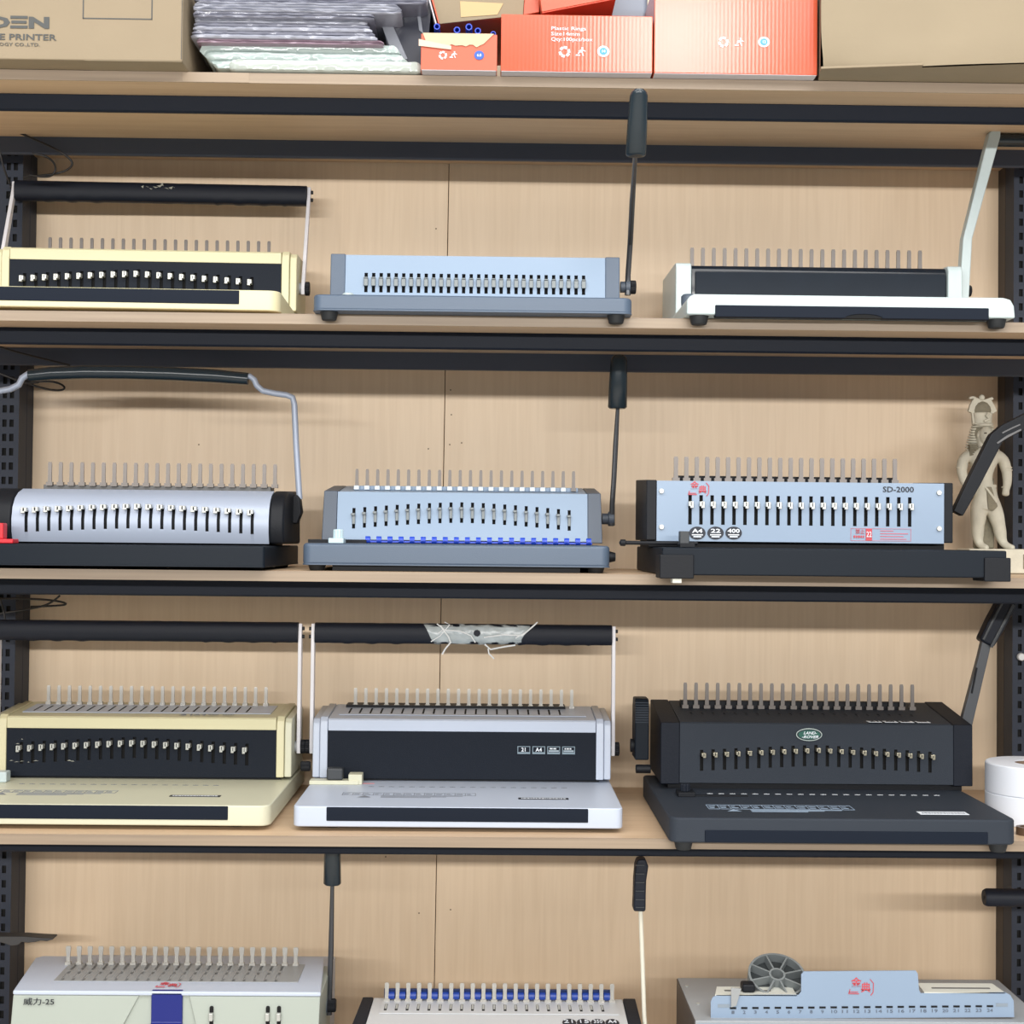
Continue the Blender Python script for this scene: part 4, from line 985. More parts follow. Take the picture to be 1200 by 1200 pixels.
# its horizontal bar handle reaching in from the right
yy = .10; gx, gz = X_(1153, 1051.5, yy), Z_(1153, 1051.5, yy)
MB().tube([(gx, yy, gz), (gx+.004, yy, gz), (gx+.24, yy, gz-.002)], [.0105, .0125, .0125], 20).build('handle_grip', GRIP, r, smooth=40)
MB().lathe([(.0022, -.0008), (.0022, .001)], (gx, yy, gz), 'x', 10).build('end_screw', RUB, r)
MB().prism([(yy-.008, gz+.012), (yy+.008, gz+.012), (.14, .06), (.12, .06)], gx+.236, gx+.242).build('handle_arm', SIDE, r)
# ---- spoked plastic core leaning behind the plate
ctr = at(910, 1147, .075); core = empty('spoked_core', (ctr.x, .075, ZS[4]+zt_)); tag(core, 'grey plastic spoked core leaning half hidden behind the numbered plate', 'spool core')
cz = ctr.z-(ZS[4]+zt_); CG = mat('core_grey', (118, 124, 126), .5); tl = math.radians(30)
def tw(x, y, z):   # disc axis (local z) tipped towards the viewer
    return (x, y*math.cos(tl)-z*math.sin(tl), cz+y*math.sin(tl)+z*math.cos(tl))
def tube_ring(r0, r1, h0, h1, name, m, n=48):
    R = [[tw(q*math.cos(2*PI*k_/n), q*math.sin(2*PI*k_/n), h) for k_ in range(n)] for q, h in ((r0, h0), (r1, h0), (r1, h1), (r0, h1), (r0, h0))]
    return MB().rings(R, cap=False).build(name, m, core, smooth=30)
tube_ring(.0365, .0395, -.008, .008, 'rim', CG); tube_ring(.0085, .0112, -.010, .009, 'hub', CG)
tube_ring(.010, .037, -.0070, -.0055, 'web', mat('core_dark', (44, 49, 51), .6))
for k_ in range(8):
    a = 2*PI*k_/8+.25; ca, sa = math.cos(a), math.sin(a); t = .0011
    v = [(ca*.0105-sa*t, sa*.0105+ca*t), (ca*.0105+sa*t, sa*.0105-ca*t), (ca*.037+sa*t, sa*.037-ca*t), (ca*.037-sa*t, sa*.037+ca*t)]
    B_ = MB(); B_.add([tw(x, y, -.007) for x, y in v]+[tw(x, y, .0075) for x, y in v], [(0, 1, 2, 3), (7, 6, 5, 4), (0, 4, 5, 1), (1, 5, 6, 2), (2, 6, 7, 3), (3, 7, 4, 0)])
    B_.build('spoke', CG, core, smooth=0)

# ------------------------------------------------------------------ top board: cartons, packs, boxes
Z0 = ZS[0]
def thing_box(name, label, cat, x0, x1, y0, z0, z1, dep, m, rz=0, bevel=.0015, group=None, parts=None):
    r = empty(name, (x0, y0, z0), rz); tag(r, label, cat, group)
    MB().box(0, x1-x0, 0, dep, 0, z1-z0).build('box_body', m, r, bevel=bevel); return r
# kraft carton with print, left
y0 = -.040
cx1 = SX(214, y0, 40); c = thing_box('carton', 'large kraft carton printed PRINTER, at the left end of the topmost board', 'carton', -.74, cx1, y0, Z0+.0006, Z0+.26, .30, CARD, bevel=.002)
def cpos(px, py): q = at(px, py, y0); return (q.x+.74, -.0008, q.z-Z0-.0006)
b = MB()
xa, _, za = cpos(97.5, 21.5); xb, _, zb_ = cpos(178, 21.5); zc_ = za+.09; t = .0007
for q in ((xa, xb, za-t, za+t), (xa, xb, zc_-t, zc_+t), (xa-t, xa+t, za-t, zc_+t), (xb-t, xb+t, za-t, zc_+t)): b.box(q[0], q[1], -.0006, .0002, q[2], q[3])
b.build('printed_frame', CINK, c, smooth=0)
p1 = cpos(57, 33); x0_ = cpos(-13, 33)[0]
text('carton_print', 'DΞN', (x0_, -.0008, p1[2]), .0138, CINK, c, width=p1[0]-x0_, bold=.05)
p1 = cpos(65.5, 47.5); x0_ = cpos(-1, 47)[0]; text('carton_print', 'E PRINTER', (x0_, -.0008, p1[2]), .0078, CINK, c, width=p1[0]-x0_, bold=.015)
p1 = cpos(46.5, 54.5); x0_ = cpos(-1, 54)[0]; text('carton_print', 'OGY CO.,LTD.', (x0_, -.0008, p1[2]), .0042, CINK, c, width=p1[0]-x0_)
MB().box(cx1+.74-.0016, cx1+.74-.0010, -.0006, .0002, .003, .255).build('corner_score', CINK, c, smooth=0)
MB().box(.20, cx1+.7395, -.0003, .10, -.0004, .0002).build('bottom_flap', CARD2, c)
# carton, right: turned a little, worn lower edge
y0 = -.048; x0 = SX(962, y0, 60)
c = empty('carton', (x0, y0, Z0+.0006), math.radians(-9)); tag(c, 'large unprinted kraft carton with a crushed lower corner, right end of the topmost board', 'carton')
g = MB(); nx, nz = 40, 16; Wc, Hc = .52, .26
rows = []
for j in range(nz+1):
    z = Hc*j/nz; row = []
    for i in range(nx+1):
        x = Wc*i/nx; d = .0022*noise.noise((x*14, z*14, 2))+.0012*noise.noise((x*50, z*40, 5))
        e = math.exp(-((x/.03)**2+(z/.03)**2)); d += .006*e*(1+.8*noise.noise((x*120, z*120, 1)))
        if j == 0: d += .004
        row.append((x+(.004*e), d, z))
    rows.append(row)
vs_ = [p for r_ in rows for p in r_]; fs = [(j*(nx+1)+i, j*(nx+1)+i+1, (j+1)*(nx+1)+i+1, (j+1)*(nx+1)+i) for j in range(nz) for i in range(nx)]
g.add(vs_, fs); g.raw = True
n0 = len(g.v)
g.add([(0, .010, 0), (Wc, .010, 0), (Wc, .34, 0), (0, .34, 0), (0, .0, Hc), (Wc, .0, Hc), (Wc, .34, Hc), (0, .34, Hc)], [(0, 3, 2, 1), (4, 5, 6, 7), (1, 2, 6, 5), (3, 0, 4, 7), (2, 3, 7, 6)])
g.build('box_body', CARD2, c, smooth=40)
MB().box(0, .13, -.0002, .012, -.0003, .003).build('bottom_flap', CARD, c, bevel=.0008)

ORANGE = mat('orange_gloss_card', (196, 86, 58), .16, spec=.6, var=.03, bump=.25, bscale=160)
ORANGE2 = mat('orange_card', (196, 88, 60), .4, var=.03)
WCARD = mat('white_card', (206, 202, 206), .6)
# corrugation ribs of the glossy boxes come from a wave bump
def ribs(m):
    nt = m.node_tree; bs = nt.nodes['Principled BSDF']; tc = nt.nodes.new('ShaderNodeTexCoord'); wv = nt.nodes.new('ShaderNodeTexWave')
    wv.inputs['Scale'].default_value = 60; wv.inputs['Distortion'].default_value = .4; bp = nt.nodes.new('ShaderNodeBump')
    bp.inputs['Strength'].default_value = .06; bp.inputs['Distance'].default_value = .0005
    nt.links.new(tc.outputs['Object'], wv.inputs['Vector']); nt.links.new(wv.outputs['Fac'], bp.inputs['Height']); nt.links.new(bp.outputs['Normal'], bs.inputs['Normal'])
ribs(ORANGE)
def orange_box(label, px0, px1, pyt, pyb, y0, dep, m=ORANGE):
    xa, xb = SX(px0, y0, 50), SX(px1, y0, 50); pm = (px0+px1)/2; ztop = at(pm, pyt, y0).z
    r = empty('orange_box', (xa, y0, Z0+.0006)); tag(r, label, 'box', 'orange boxes on the topmost board')
    W_, H_ = xb-xa, ztop-Z0-.0006
    MB().box(0, W_, 0, dep, .0004, H_).build('box_body', m, r, bevel=.0012)
    MB().box(.001, W_-.001, .0008, dep-.001, 0, .0014).build('bottom_face', WCARD, r)
    def q(px, py): p = at(px, py, y0); return (p.x-xa, p.z-Z0-.0006)
    return r, q, W_, H_
def disc(r, x, z, rad, m, y=-.0008, name='round_mark'):
    MB().rings([[(x+rad*math.cos(2*PI*k_/24), y-s_, z+rad*.92*math.sin(2*PI*k_/24)) for k_ in range(24)] for s_ in (0, .0003)]).build(name, m, r, smooth=0)
SKY = mat('sticker_blue', (70, 150, 190), .5)
def recycle(r, x, z, s_):
    b = MB()
    for k_ in range(3):
        a = math.radians(90+120*k_)
        for da, rr_ in ((-.55, .0), (.35, .0)):
            c0_ = (x+s_*math.cos(a+da), z+s_*math.sin(a+da)); c1_ = (x+s_*math.cos(a+da+.75), z+s_*math.sin(a+da+.75))
            dx, dz_ = (c1_[0]-c0_[0]), (c1_[1]-c0_[1]); L = math.hypot(dx, dz_); nx_, nz_ = -dz_/L*s_*.28, dx/L*s_*.28
            b.prismy([(c0_[0]-nx_, c0_[1]-nz_), (c1_[0]-nx_, c1_[1]-nz_), (c1_[0]+nx_, c1_[1]+nz_), (c0_[0]+nx_, c0_[1]+nz_)], -.0010, -.0006)
    b.build('recycling_mark', INKW, r, smooth=0)
def runner(r, x, z, s_):
    b = MB()
    b.rings([[(x+.15*s_+.22*s_*math.cos(2*PI*k_/12), -.0006-q, z+.85*s_+.22*s_*math.sin(2*PI*k_/12)) for k_ in range(12)] for q in (0, .0004)])
    for poly in ([(-.1, .55), (.35, .6), (.2, -.1), (-.15, -.1)], [(.3, .5), (.95, .2), (.9, .05), (.25, .3)], [(.15, 0), (.55, -.9), (.3, -.9), (-.05, -.05)], [(-.05, 0), (-.75, -.45), (-.85, -.25), (-.15, .2)], [(-1.3, -.9), (-.3, -.9), (-.3, -.65), (-1.3, -.6)], [(-.1, .5), (-.7, .2), (-.65, .05), (-.05, .3)]):
        b.prismy([(x+a*s_, z+c_*s_) for a, c_ in poly], -.0010, -.0006)
    b.build('litter_mark', INKW, r, smooth=0)
r, q, W_, H_ = orange_box('long orange box printed Plastic Rings Size14mm', 587, 765, 17.5, 80, -.020, .26)
for s_, py in (('Plastic Rings', 35.3), ('Size14mm', 41.6), ('Qty:100pcs/box', 48)):
    x, z = q(645.5, py); w_ = {'P': 686, 'S': 679, 'Q': 694}[s_[0]]
    text('box_print', s_, (x, -.0008, z), .0047, INKW, r, width=q(w_, py)[0]-x, bold=0)
recycle(r, *q(661.5, 61), .0062); runner(r, *q(681.5, 61), .0058)
x, z = q(707, 60.5); disc(r, x, z, .0080, INKW); disc(r, x, z, .0052, SKY, -.0013); text('mark_print', '14', (x, -.0020, z-.0018), .0038, INKW, r, align='CENTER', bold=.02)
r, q, W_, H_ = orange_box('glossy orange box beside the plain carton, taller than the Size14mm box', 766.5, 958, -22, 83.5, -.020, .26)
recycle(r, *q(847.5, 49.5), .0058); runner(r, *q(867, 49.5), .0054)
x, z = q(895, 49.5); disc(r, x, z, .0076, INKW); disc(r, x, z, .0050, SKY, -.0013); text('mark_print', '12', (x, -.0020, z-.0018), .0036, INKW, r, align='CENTER', bold=.02)
# small open box with blue combs
r = empty('orange_box', (SX(493.5, -.02, 50), -.020, Z0+.0006)); tag(r, 'small open orange box with torn kraft flap and blue combs poking out', 'box', 'orange boxes on the topmost board')
xa = r.location.x
def q(px, py, y=-.020): p = at(px, py, y); return (p.x-xa, p.z-Z0-.0006)
W_ = q(582.5, 60)[0]; H_ = q(538, 40)[1]
MB().box(0, W_, 0, .0015, .0006, H_).build('front_wall', ORANGE2, r, bevel=.0005)
MB().box(0, .0015, .0016, .20, .0006, H_).build('side_wall', ORANGE2, r); MB().box(W_-.0015, W_, .0016, .20, .0006, H_).build('side_wall', ORANGE2, r)
MB().box(0, W_, .2001, .2015, .0006, H_).build('back_wall', ORANGE2, r); MB().box(.001, W_-.001, .0004, .20, 0, .0014).build('bottom_face', WCARD, r)
f = MB(); n = 16; top = [(.002+(W_-.006)*i/n, H_+.0006) for i in range(n+1)]
bot = [(.008+(W_-.026)*i/n, H_-.0155+.0016*math.sin(i*2.1)+.001*math.cos(i*4.7)) for i in range(n+1)]
f.prismy(top+bot[::-1], -.0016, -.0004); f.build('torn_flap', mat('torn_card', (196, 178, 150), .85, bump=.5, bscale=200), r, smooth=0)
MB().prismy([(-.003, H_-.008), (.040, H_-.0165), (.040, H_-.0215), (-.003, H_-.0170)], -.0024, -.0018).build('clear_tape', mat('clear_tape_tint', (214, 190, 170), .15), r, smooth=0)
x, z = q(561.5, 65); disc(r, x, z, .0066, mat('sticker_deep_blue', (36, 84, 170), .5), name='round_mark'); text('mark_print', '6.8', (x, -.0014, z-.0016), .0034, INKW, r, align='CENTER', bold=.02)
recycle(r, *q(519, 65), .0045); runner(r, *q(532, 64.5), .0044)
for i, (px, py, rr_) in enumerate(((512, 31, .0042), (535.5, 35, .0044), (549.5, 31.5, .0046), (560, 36, .0042), (578, 39.5, .0036))):
    p = at(px, py, .002); cbx = empty('plastic_comb', (p.x, .002, p.z)); tag(cbx, 'blue plastic comb end poking out of the small open orange box', 'binding comb', 'combs in the small orange box')
    R = []; n = 14
    for h in (0, .16):
        R.append([(math.cos(2*PI*k_/n)*rr_, h, math.sin(2*PI*k_/n)*rr_-h*.10) for k_ in range(n)])
    Ri = [[(math.cos(2*PI*k_/n)*rr_*.68, h, math.sin(2*PI*k_/n)*rr_*.68-h*.10) for k_ in range(n)] for h in (.16, 0)]
    b = MB(); b.rings(R+Ri+[R[0]], cap=False); b.raw = False; b.build('rolled_sheet', BLUEP, cbx, smooth=40)
# tipped open box resting above: kraft inside, orange outside
def slabxz(parent, poly, y0, y1, name, m): return MB().prismy(poly, y0, y1).build(name, m, parent, bevel=.0008)
yt_ = .02
p0 = at(515, 27, yt_); r = empty('orange_box', (p0.x, yt_, p0.z)); tag(r, 'tipped orange box showing its kraft inner flap, above the small open box', 'box', 'orange boxes on the topmost board')
def qq(px, py, y=yt_): p = at(px, py, y); return (p.x-r.location.x, p.z-r.location.z)
slabxz(r, [qq(515, 28), qq(613, 17.5), qq(616, -30), qq(498, -30)], 0, .0014, 'kraft_flap', CARD)
slabxz(r, [qq(513.6, 28), qq(515.2, 28), qq(500, -30), qq(497, -30)], -.001, .05, 'box_edge', ORANGE2)
slabxz(r, [qq(510, 28), qq(512, 28), qq(496, -30), qq(494, -30)], -.0005, .05, 'box_edge', WCARD)
slabxz(r, [qq(540, 20.5), qq(583, 17.5), qq(590, 4), qq(539, 1.5)], -.0008, -.0001, 'tape_patch', mat('kraft_tape', (184, 158, 112), .5))
slabxz(r, [qq(613.2, 17), qq(632, 13.5), qq(632, -30), qq(616.4, -30)], .002, .12, 'side_wall', ORANGE2)
slabxz(r, [qq(515, 28), qq(613, 17.5), qq(616, -30), qq(500, -30)], .004, .20, 'box_body', ORANGE2)
p0 = at(634, 15.5, .0); r = empty('orange_box', (p0.x, 0, p0.z)); tag(r, 'orange box lying slanted on top of the Size14mm box', 'box', 'orange boxes on the topmost board'); yt_ = 0.0
slabxz(r, [qq(635, 14.0, 0), qq(712, -1.0, 0), qq(722, -45, 0), qq(629, -30, 0)], 0, .22, 'box_body', ORANGE2)
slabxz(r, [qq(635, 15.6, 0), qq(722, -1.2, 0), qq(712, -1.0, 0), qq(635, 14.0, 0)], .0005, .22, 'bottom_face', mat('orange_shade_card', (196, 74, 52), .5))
xa, xb = SX(652, .06, 20), SX(763, .06, 20); zt_ = at(700, 15.8, .06).z
r = empty('grey_case', (xa, .10, zt_)); tag(r, 'smooth blue-grey case lying behind the slanted orange box', 'case')
MB().box(-.06, xb-xa, 0, .22, .0, .09).build('case_body', mat('case_grey', (116, 126, 142), .35), r, bevel=.008, seg=3)
# ---- plastic sheet packs
PK = [mat('pack_clear', (172, 180, 174), .10, coat=.6, var=.10, vscale=25, bump=1.0, bscale=32),
      mat('pack_mint', (164, 178, 176), .12, coat=.6, var=.14, vscale=40, bump=.9, bscale=60),
      mat('pack_pink', (140, 120, 134), .25, var=.2, vscale=30, bump=.8, bscale=60),
      mat('pack_grey', (122, 124, 138), .2, coat=.3, var=.18, vscale=26, bump=.8, bscale=50),
      mat('pack_pale', (150, 153, 166), .2, coat=.3, var=.14, vscale=26, bump=.8, bscale=50)]
def pack(px0, px1, pyt, pyb, y0, m, label, dep=.24, skew=.0, seed=0, taper=.012, sag=0, leaf=0):
    pm = (px0+px1)/2; xa, xb = at(px0, (pyt+pyb)/2, y0).x, at(px1, (pyt+pyb)/2, y0).x; za, zb_ = at(pm, pyb, y0).z, at(pm, pyt, y0).z
    r = MB(); nx = 70; H = zb_-za; leaf = leaf or max(1, int(H/.0032))
    prof = [(.004, 0)]
    for q in range(leaf): prof += [(.0012, (q+.12)/leaf), (0, (q+.5)/leaf), (.0012, (q+.88)/leaf), (.0040, (q+.98)/leaf)]
    prof += [(.010, 1.0), (dep, 1.0), (dep, 0)]
    R = []
    for i in range(nx+1):
        t = i/nx; x = xa+(xb-xa)*t; ring = []
        e = min(1, .55+min(t, 1-t)*nx/3)
        for k_, (yy, h) in enumerate(prof):
            hh = .35+(h-.35)*e; lf = int(h*leaf*.999)
            z = za+H*hh+(.0006 if leaf < 3 else .0012)*noise.noise((x*16, lf*.7+seed, seed))
            j_ = .0035*noise.noise((lf*3.1, seed, 4))
            wr = (.0030 if t < .1 or t > .9 else .0012)*noise.noise((x*95, h*6, seed+9))
            ring.append((x+(1-h)*skew+(j_ if t < .5 else -j_*1.5)-(xa+xb)/2, yy+wr+(.008*(1-e) if yy < .1 else 0), z-za))
        R.append(ring)
    o = r.rings(R).build('sheet_pack', m, None, smooth=40); o.location = ((xa+xb)/2, y0, za)
    return tag(o, label, 'sheet pack', 'plastic sheet packs in the stack')
zz0 = Z0
GL = 'thin shiny pack in the grey middle of the sheet stack beside the PRINTER carton'
pack(268, 494, 69.5, 83.2, -.006, PK[0], 'clear bagged pack at the bottom front of the sheet stack, overhanging the board', seed=1, sag=0, leaf=1)
pack(232, 468, 50.5, 81.8, .002, PK[1], 'thick mint-clear bagged pack, second from the bottom of the sheet stack', seed=2, skew=.02, leaf=3)
pack(230, 449, 45.5, 51.5, -.010, PK[2], 'thin pinkish pack in the sheet stack, above the mint-clear one', seed=3)
ys_ = [44.8, 40.2, 35.6, 31.0, 26.4, 20.6]
for i in range(5):
    pack(223+i*1.2, 442-i*3, ys_[i+1], ys_[i]+.6, -.014+.003*(i % 2), PK[3+(i+1) % 2], GL, seed=5+i)
pack(226, 438, 13.5, 21.2, -.020, PK[3], 'grey curved pack near the top of the sheet stack, just above its thin middle ones', seed=12)
pack(226, 470, 2, 14.2, -.022, PK[4], 'pale grey pack at the top of the sheet stack with crumpled corners', seed=13)
pack(226, 500, -16, 3, -.018, PK[3], 'grey pack on the very top of the sheet stack, cut by the frame', seed=14)
# dark pack leaning at the right of the stack
yd = .03; p0 = at(480, 67, yd); r = empty('dark_pack', (p0.x, yd, Z0+.0006)); tag(r, 'dark navy wrapped pack with silver straps, between the sheet stack and small open box', 'pack')
def qd(px, py, y=yd): p = at(px, py, y); return (p.x-r.location.x, p.z-r.location.z)
za = .0
slabxz(r, [(qd(462, 68)[0], 0), (qd(497, 68)[0], 0), qd(510, -30), qd(436, -30)], 0, .22, 'pack_body', mat('navy_wrap', (22, 26, 44), .3, var=.3, vscale=40))
ST = mat('silver_strap', (124, 128, 138), .35)
for P_ in ([(432, -10), (443, -10), (478, 70), (462, 70)], [(446, 3), (496, 9), (496, 13), (448, 8)], [(485, -10), (489, -10), (496, 40), (491, 36)], [(492, 10), (500, -8), (503, -8), (496, 14)]):
    slabxz(r, [qd(*p) for p in P_], -.0018, -.0002, 'strap', ST)

# ------------------------------------------------------------------ paper rolls, fourth board
RO = .0640; cxr, cyr = at(1157, 893, .145).x+RO, .145
def roll(z, label, hh):
    r = empty('paper_roll', (cxr, cyr, z)); tag(r, label, 'paper roll', 'stacked paper rolls')
    n = 64; pf = [(RO, .0006), (RO, hh-.0015), (RO-.0015, hh), (.0240, hh), (.0240, .0006), (RO, .0006)]
    MB().rings([[(q*math.cos(2*PI*k_/n), q*math.sin(2*PI*k_/n), h) for k_ in range(n)] for q, h in pf], cap=False).build('paper_winding', PAPER, r, smooth=30)
    pf = [(.0238, .001), (.0238, hh-.001), (.0215, hh-.001), (.0215, .001), (.0238, .001)]
    MB().rings([[(q*math.cos(2*PI*k_/32), q*math.sin(2*PI*k_/32), h) for k_ in range(32)] for q, h in pf], cap=False).build('cardboard_core', mat('core_card', (120, 100, 84), .8), r, smooth=30)
hh = (at(1200, 893.5, cyr).z-ZS[3])/2
roll(ZS[3], 'lower white paper roll of the two stacked beside the charcoal binder', hh); roll(ZS[3]+hh, 'upper white paper roll of the two stacked beside the charcoal binder', hh)
p = at(1203, 974, .045); tr_ = empty('tape_roll', (p.x, .045, ZS[3])); tag(tr_, 'small brown tape roll on the board in front of the paper rolls', 'tape roll')
MB().rings([[(q*math.cos(2*PI*k_/28), q*math.sin(2*PI*k_/28)*.9, h) for k_ in range(28)] for q, h in ((.014, 0), (.014, .011), (.009, .011), (.009, 0), (.014, 0))], cap=False).build('tape_winding', mat('brown_tape', (84, 64, 48), .4), tr_)

# ------------------------------------------------------------------ statuette, third board
FY = .312
STONE = mat('aged_plaster', (198, 194, 178), .75, bump=.5, bscale=260, var=.18, vscale=60)
STONED = mat('grimed_plaster', (128, 122, 104), .8, bump=.8, bscale=300, var=.35, vscale=110)
pc = at(1156, 670, FY); st_ = empty('statuette', (pc.x, FY, ZS[2])); tag(st_, 'pale plaster Egyptian statuette in tall crown and striped headcloth behind the SD-2000 binder', 'statuette')
PXM = 1700/(FY+1.93)
def g2(px, py, dy=0): p = at(px, py, FY); return Vector((p.x-pc.x, dy, p.z-ZS[2]))
def skin(name, pts, edges, radii, m, parent, sub=2):
    me = bpy.data.meshes.new(name); me.from_pydata([tuple(p) for p in pts], edges, []); o = bpy.data.objects.new(name, me); COL.objects.link(o)
    me.materials.append(m); o.parent = parent
    sk = o.modifiers.new('skin', 'SKIN'); sk.use_smooth_shade = True
    for i, rr_ in enumerate(radii):
        d = me.skin_vertices[0].data[i]; rr2 = rr_ if isinstance(rr_, tuple) else (rr_, rr_); d.radius = rr2; d.use_root = (i == 0)
    q = o.modifiers.new('sub', 'SUBSURF'); q.levels = sub; q.render_levels = sub; return o
B_ = [g2(1155, 588), g2(1154, 572), g2(1152, 556), g2(1152, 541), g2(1151, 530), g2(1151, 522), g2(1151, 512, -.004), g2(1151, 503, -.003),
      g2(1136, 533), g2(1128.5, 538), g2(1126.5, 553, -.001), g2(1130, 566, -.003), g2(1136, 578, -.006), g2(1138, 584, -.007),
      g2(1169, 534), g2(1176, 539), g2(1180, 553), g2(1180, 566, -.002), g2(1177.5, 576, -.004), g2(1177, 582, -.005),
      g2(1147, 597), g2(1146, 608, -.002), g2(1145.5, 616, -.001), g2(1146, 625, .002), g2(1147, 637, .001), g2(1150, 641, -.008), g2(1153, 642, -.018),
      g2(1164, 597), g2(1167, 608, -.005), g2(1169, 616, -.006), g2(1171, 625, -.004), g2(1174, 637, -.005), g2(1178, 641, -.014), g2(1182, 642, -.024)]
E_ = [(0, 1), (1, 2), (2, 3), (3, 4), (4, 5), (5, 6), (6, 7), (3, 8), (8, 9), (9, 10), (10, 11), (11, 12), (12, 13), (3, 14), (14, 15), (15, 16), (16, 17), (17, 18), (18, 19),
      (0, 20), (20, 21), (21, 22), (22, 23), (23, 24), (24, 25), (25, 26), (0, 27), (27, 28), (28, 29), (29, 30), (30, 31), (31, 32), (32, 33)]
k = .00128
Rr = [(14*k, 11*k), (13*k, 10*k), (14*k, 10*k), (19*k, 12*k), (15*k, 10*k), (6.5*k, 7*k), (8.5*k, 9*k), (7.5*k, 8.5*k),
      9.5*k, 7.6*k, 6.6*k, 5.6*k, 4.2*k, 4.6*k, 9.5*k, 7.6*k, 6.6*k, 5.6*k, 4.2*k, 5.8*k,
      12*k, 10.2*k, 8.0*k, 8.6*k, 5.2*k, 4.8*k, 3.0*k, 12*k, 10.2*k, 8.0*k, 8.6*k, 5.2*k, 4.8*k, 3.0*k]
skin('figure', B_, E_, Rr, STONE, st_)
def ell(b, c, rx, ry, rz, n=16, mth=9, mi=0):
    R = []
    for i in range(mth+1):
        a = -PI/2+PI*i/mth; R.append([(c[0]+rx*max(.02, math.cos(a))*math.cos(2*PI*k_/n), c[1]+ry*max(.02, math.cos(a))*math.sin(2*PI*k_/n), c[2]+rz*math.sin(a)) for k_ in range(n)])
    b.rings(R, mi)
fc = g2(1153.5, 511)
b = MB(); ell(b, (fc.x, -.0085, fc.z), .0112, .0105, .0150); ell(b, (fc.x+.001, -.0195, fc.z-.001), .0018, .0028, .0034, 8, 6)
ell(b, (fc.x+.001, -.0180, fc.z-.0072), .0034, .0020, .0010, 10, 5); ell(b, (fc.x+.0008, -.0170, fc.z-.0094), .0028, .0020, .0010, 10, 5)
ell(b, (fc.x-.0118, -.006, fc.z+.0005), .0020, .0028, .0042, 8, 6); ell(b, (fc.x+.0120, -.006, fc.z+.0005), .0020, .0028, .0042, 8, 6)
b.tube([(fc.x-.0065, -.0165, fc.z+.0062), (fc.x-.003, -.0180, fc.z+.0068)], .0008, 6).tube([(fc.x+.0040, -.0180, fc.z+.0068), (fc.x+.0075, -.0165, fc.z+.0062)], .0008, 6)
b.build('face', STONE, st_, smooth=60)
b = MB(); ell(b, (fc.x-.0042, -.0178, fc.z+.0032), .0026, .0014, .0012, 10, 5); ell(b, (fc.x+.0055, -.0178, fc.z+.0032), .0026, .0014, .0012, 10, 5)
b.build('eye', mat('eye_grime', (84, 78, 66), .8), st_)
# striped headcloth: stacked ridged bands widening to the shoulders
b = MB(); zt0, zb0_ = g2(1152, 497).z, g2(1152, 527).z; nb = 11
for i in range(nb):
    t = i/(nb-1); z = zt0+(zb0_-zt0)*t; wx = .0165+.0100*min(1, t*1.2); ctr_x = g2(1152, 510).x
    n = 40; R = []
    for dz_, q in ((-.0016, .90), (-.0008, 1.0), (.0008, 1.0), (.0016, .90)):
        ring = []
        for k_ in range(n):
            a = 2*PI*k_/n; x = math.cos(a)*wx*q; y = .003+math.sin(a)*(.0120)*q
            if math.sin(a) < 0 and i > 1:           # open at the face
                y = .003+math.sin(a)*(.0120)*q*(.35+.65*abs(math.cos(a))**2)
            ring.append((ctr_x+x, y, z+dz_))
        R.append(ring)
    b.rings(R)
b.build('headcloth_bands', STONE, st_, smooth=40)
b = MB(); ell(b, (g2(1152, 505).x, .004, g2(1152, 508).z), .0180, .0110, .0160); b.build('headcloth_core', STONED, st_)
for s_ in (-1, 1):
    b = MB()
    for i in range(6):
        z = g2(1152, 522+i*2.3).z; x = g2(1152, 0).x+s_*(.0165-.0006*i); b.box(x-.0062, x+.0062, -.0125, -.004, z-.0010, z+.0010)
    b.box(g2(1152, 0).x+s_*.0160-.0058, g2(1152, 0).x+s_*.0160+.0058, -.0115, -.004, g2(1152, 535).z, g2(1152, 521).z)
    b.build('headcloth_lappet', STONED, st_, bevel=.0004, seg=1)
b = MB(); cx_ = g2(1152.5, 500).x
b.rings([[(cx_+q*math.cos(2*PI*k_/28), -.004+q*.85*math.sin(2*PI*k_/28), g2(1152, 500).z+h) for k_ in range(28)] for q, h in ((.0118, 0), (.0128, .0012), (.0122, .0032), (.0105, .004))]); b.build('brow_band', STONE, st_)
# crown
def f2(pts): return [(g2(a, c_).x, g2(a, c_).z) for a, c_ in pts]
MB().prismy(f2([(1140, 498), (1138.5, 484), (1134.5, 482), (1137, 474), (1141, 467), (1136, 468), (1136, 465), (1141, 464), (1147, 467), (1151, 469), (1157, 467), (1163, 465), (1165, 468), (1162, 469), (1166, 476), (1168.5, 482), (1163, 485), (1162, 498)]), -.001, .006).build('crown_plumes', STONE, st_, bevel=.0012)
b = MB(); cc = g2(1151.5, 484); R = []
for h, q in ((-.0005, .0128), (.004, .0136), (.010, .0122), (.0155, .0082), (.0185, .0030)):
    R.append([(cc.x+q*math.cos(2*PI*k_/24), .001+q*.55*math.sin(2*PI*k_/24), cc.z+h) for k_ in range(24)])
b.rings(R).build('crown_cap', STONED, st_)
b = MB(); R = []
for h, q in ((-.0190, .0120), (-.010, .0135), (-.001, .0150), (.0005, .0130)):
    R.append([(cc.x+q*math.cos(2*PI*k_/24), -.0005+q*.6*math.sin(2*PI*k_/24), cc.z+h) for k_ in range(24)])
b.rings(R).build('crown_base', STONE, st_)
b = MB(); ell(b, (g2(1150.5, 466).x, 0, g2(1152, 466).z), .0046, .0046, .0048); b.build('crown_orb', STONE, st_)
b = MB(); p = g2(1154, 490)
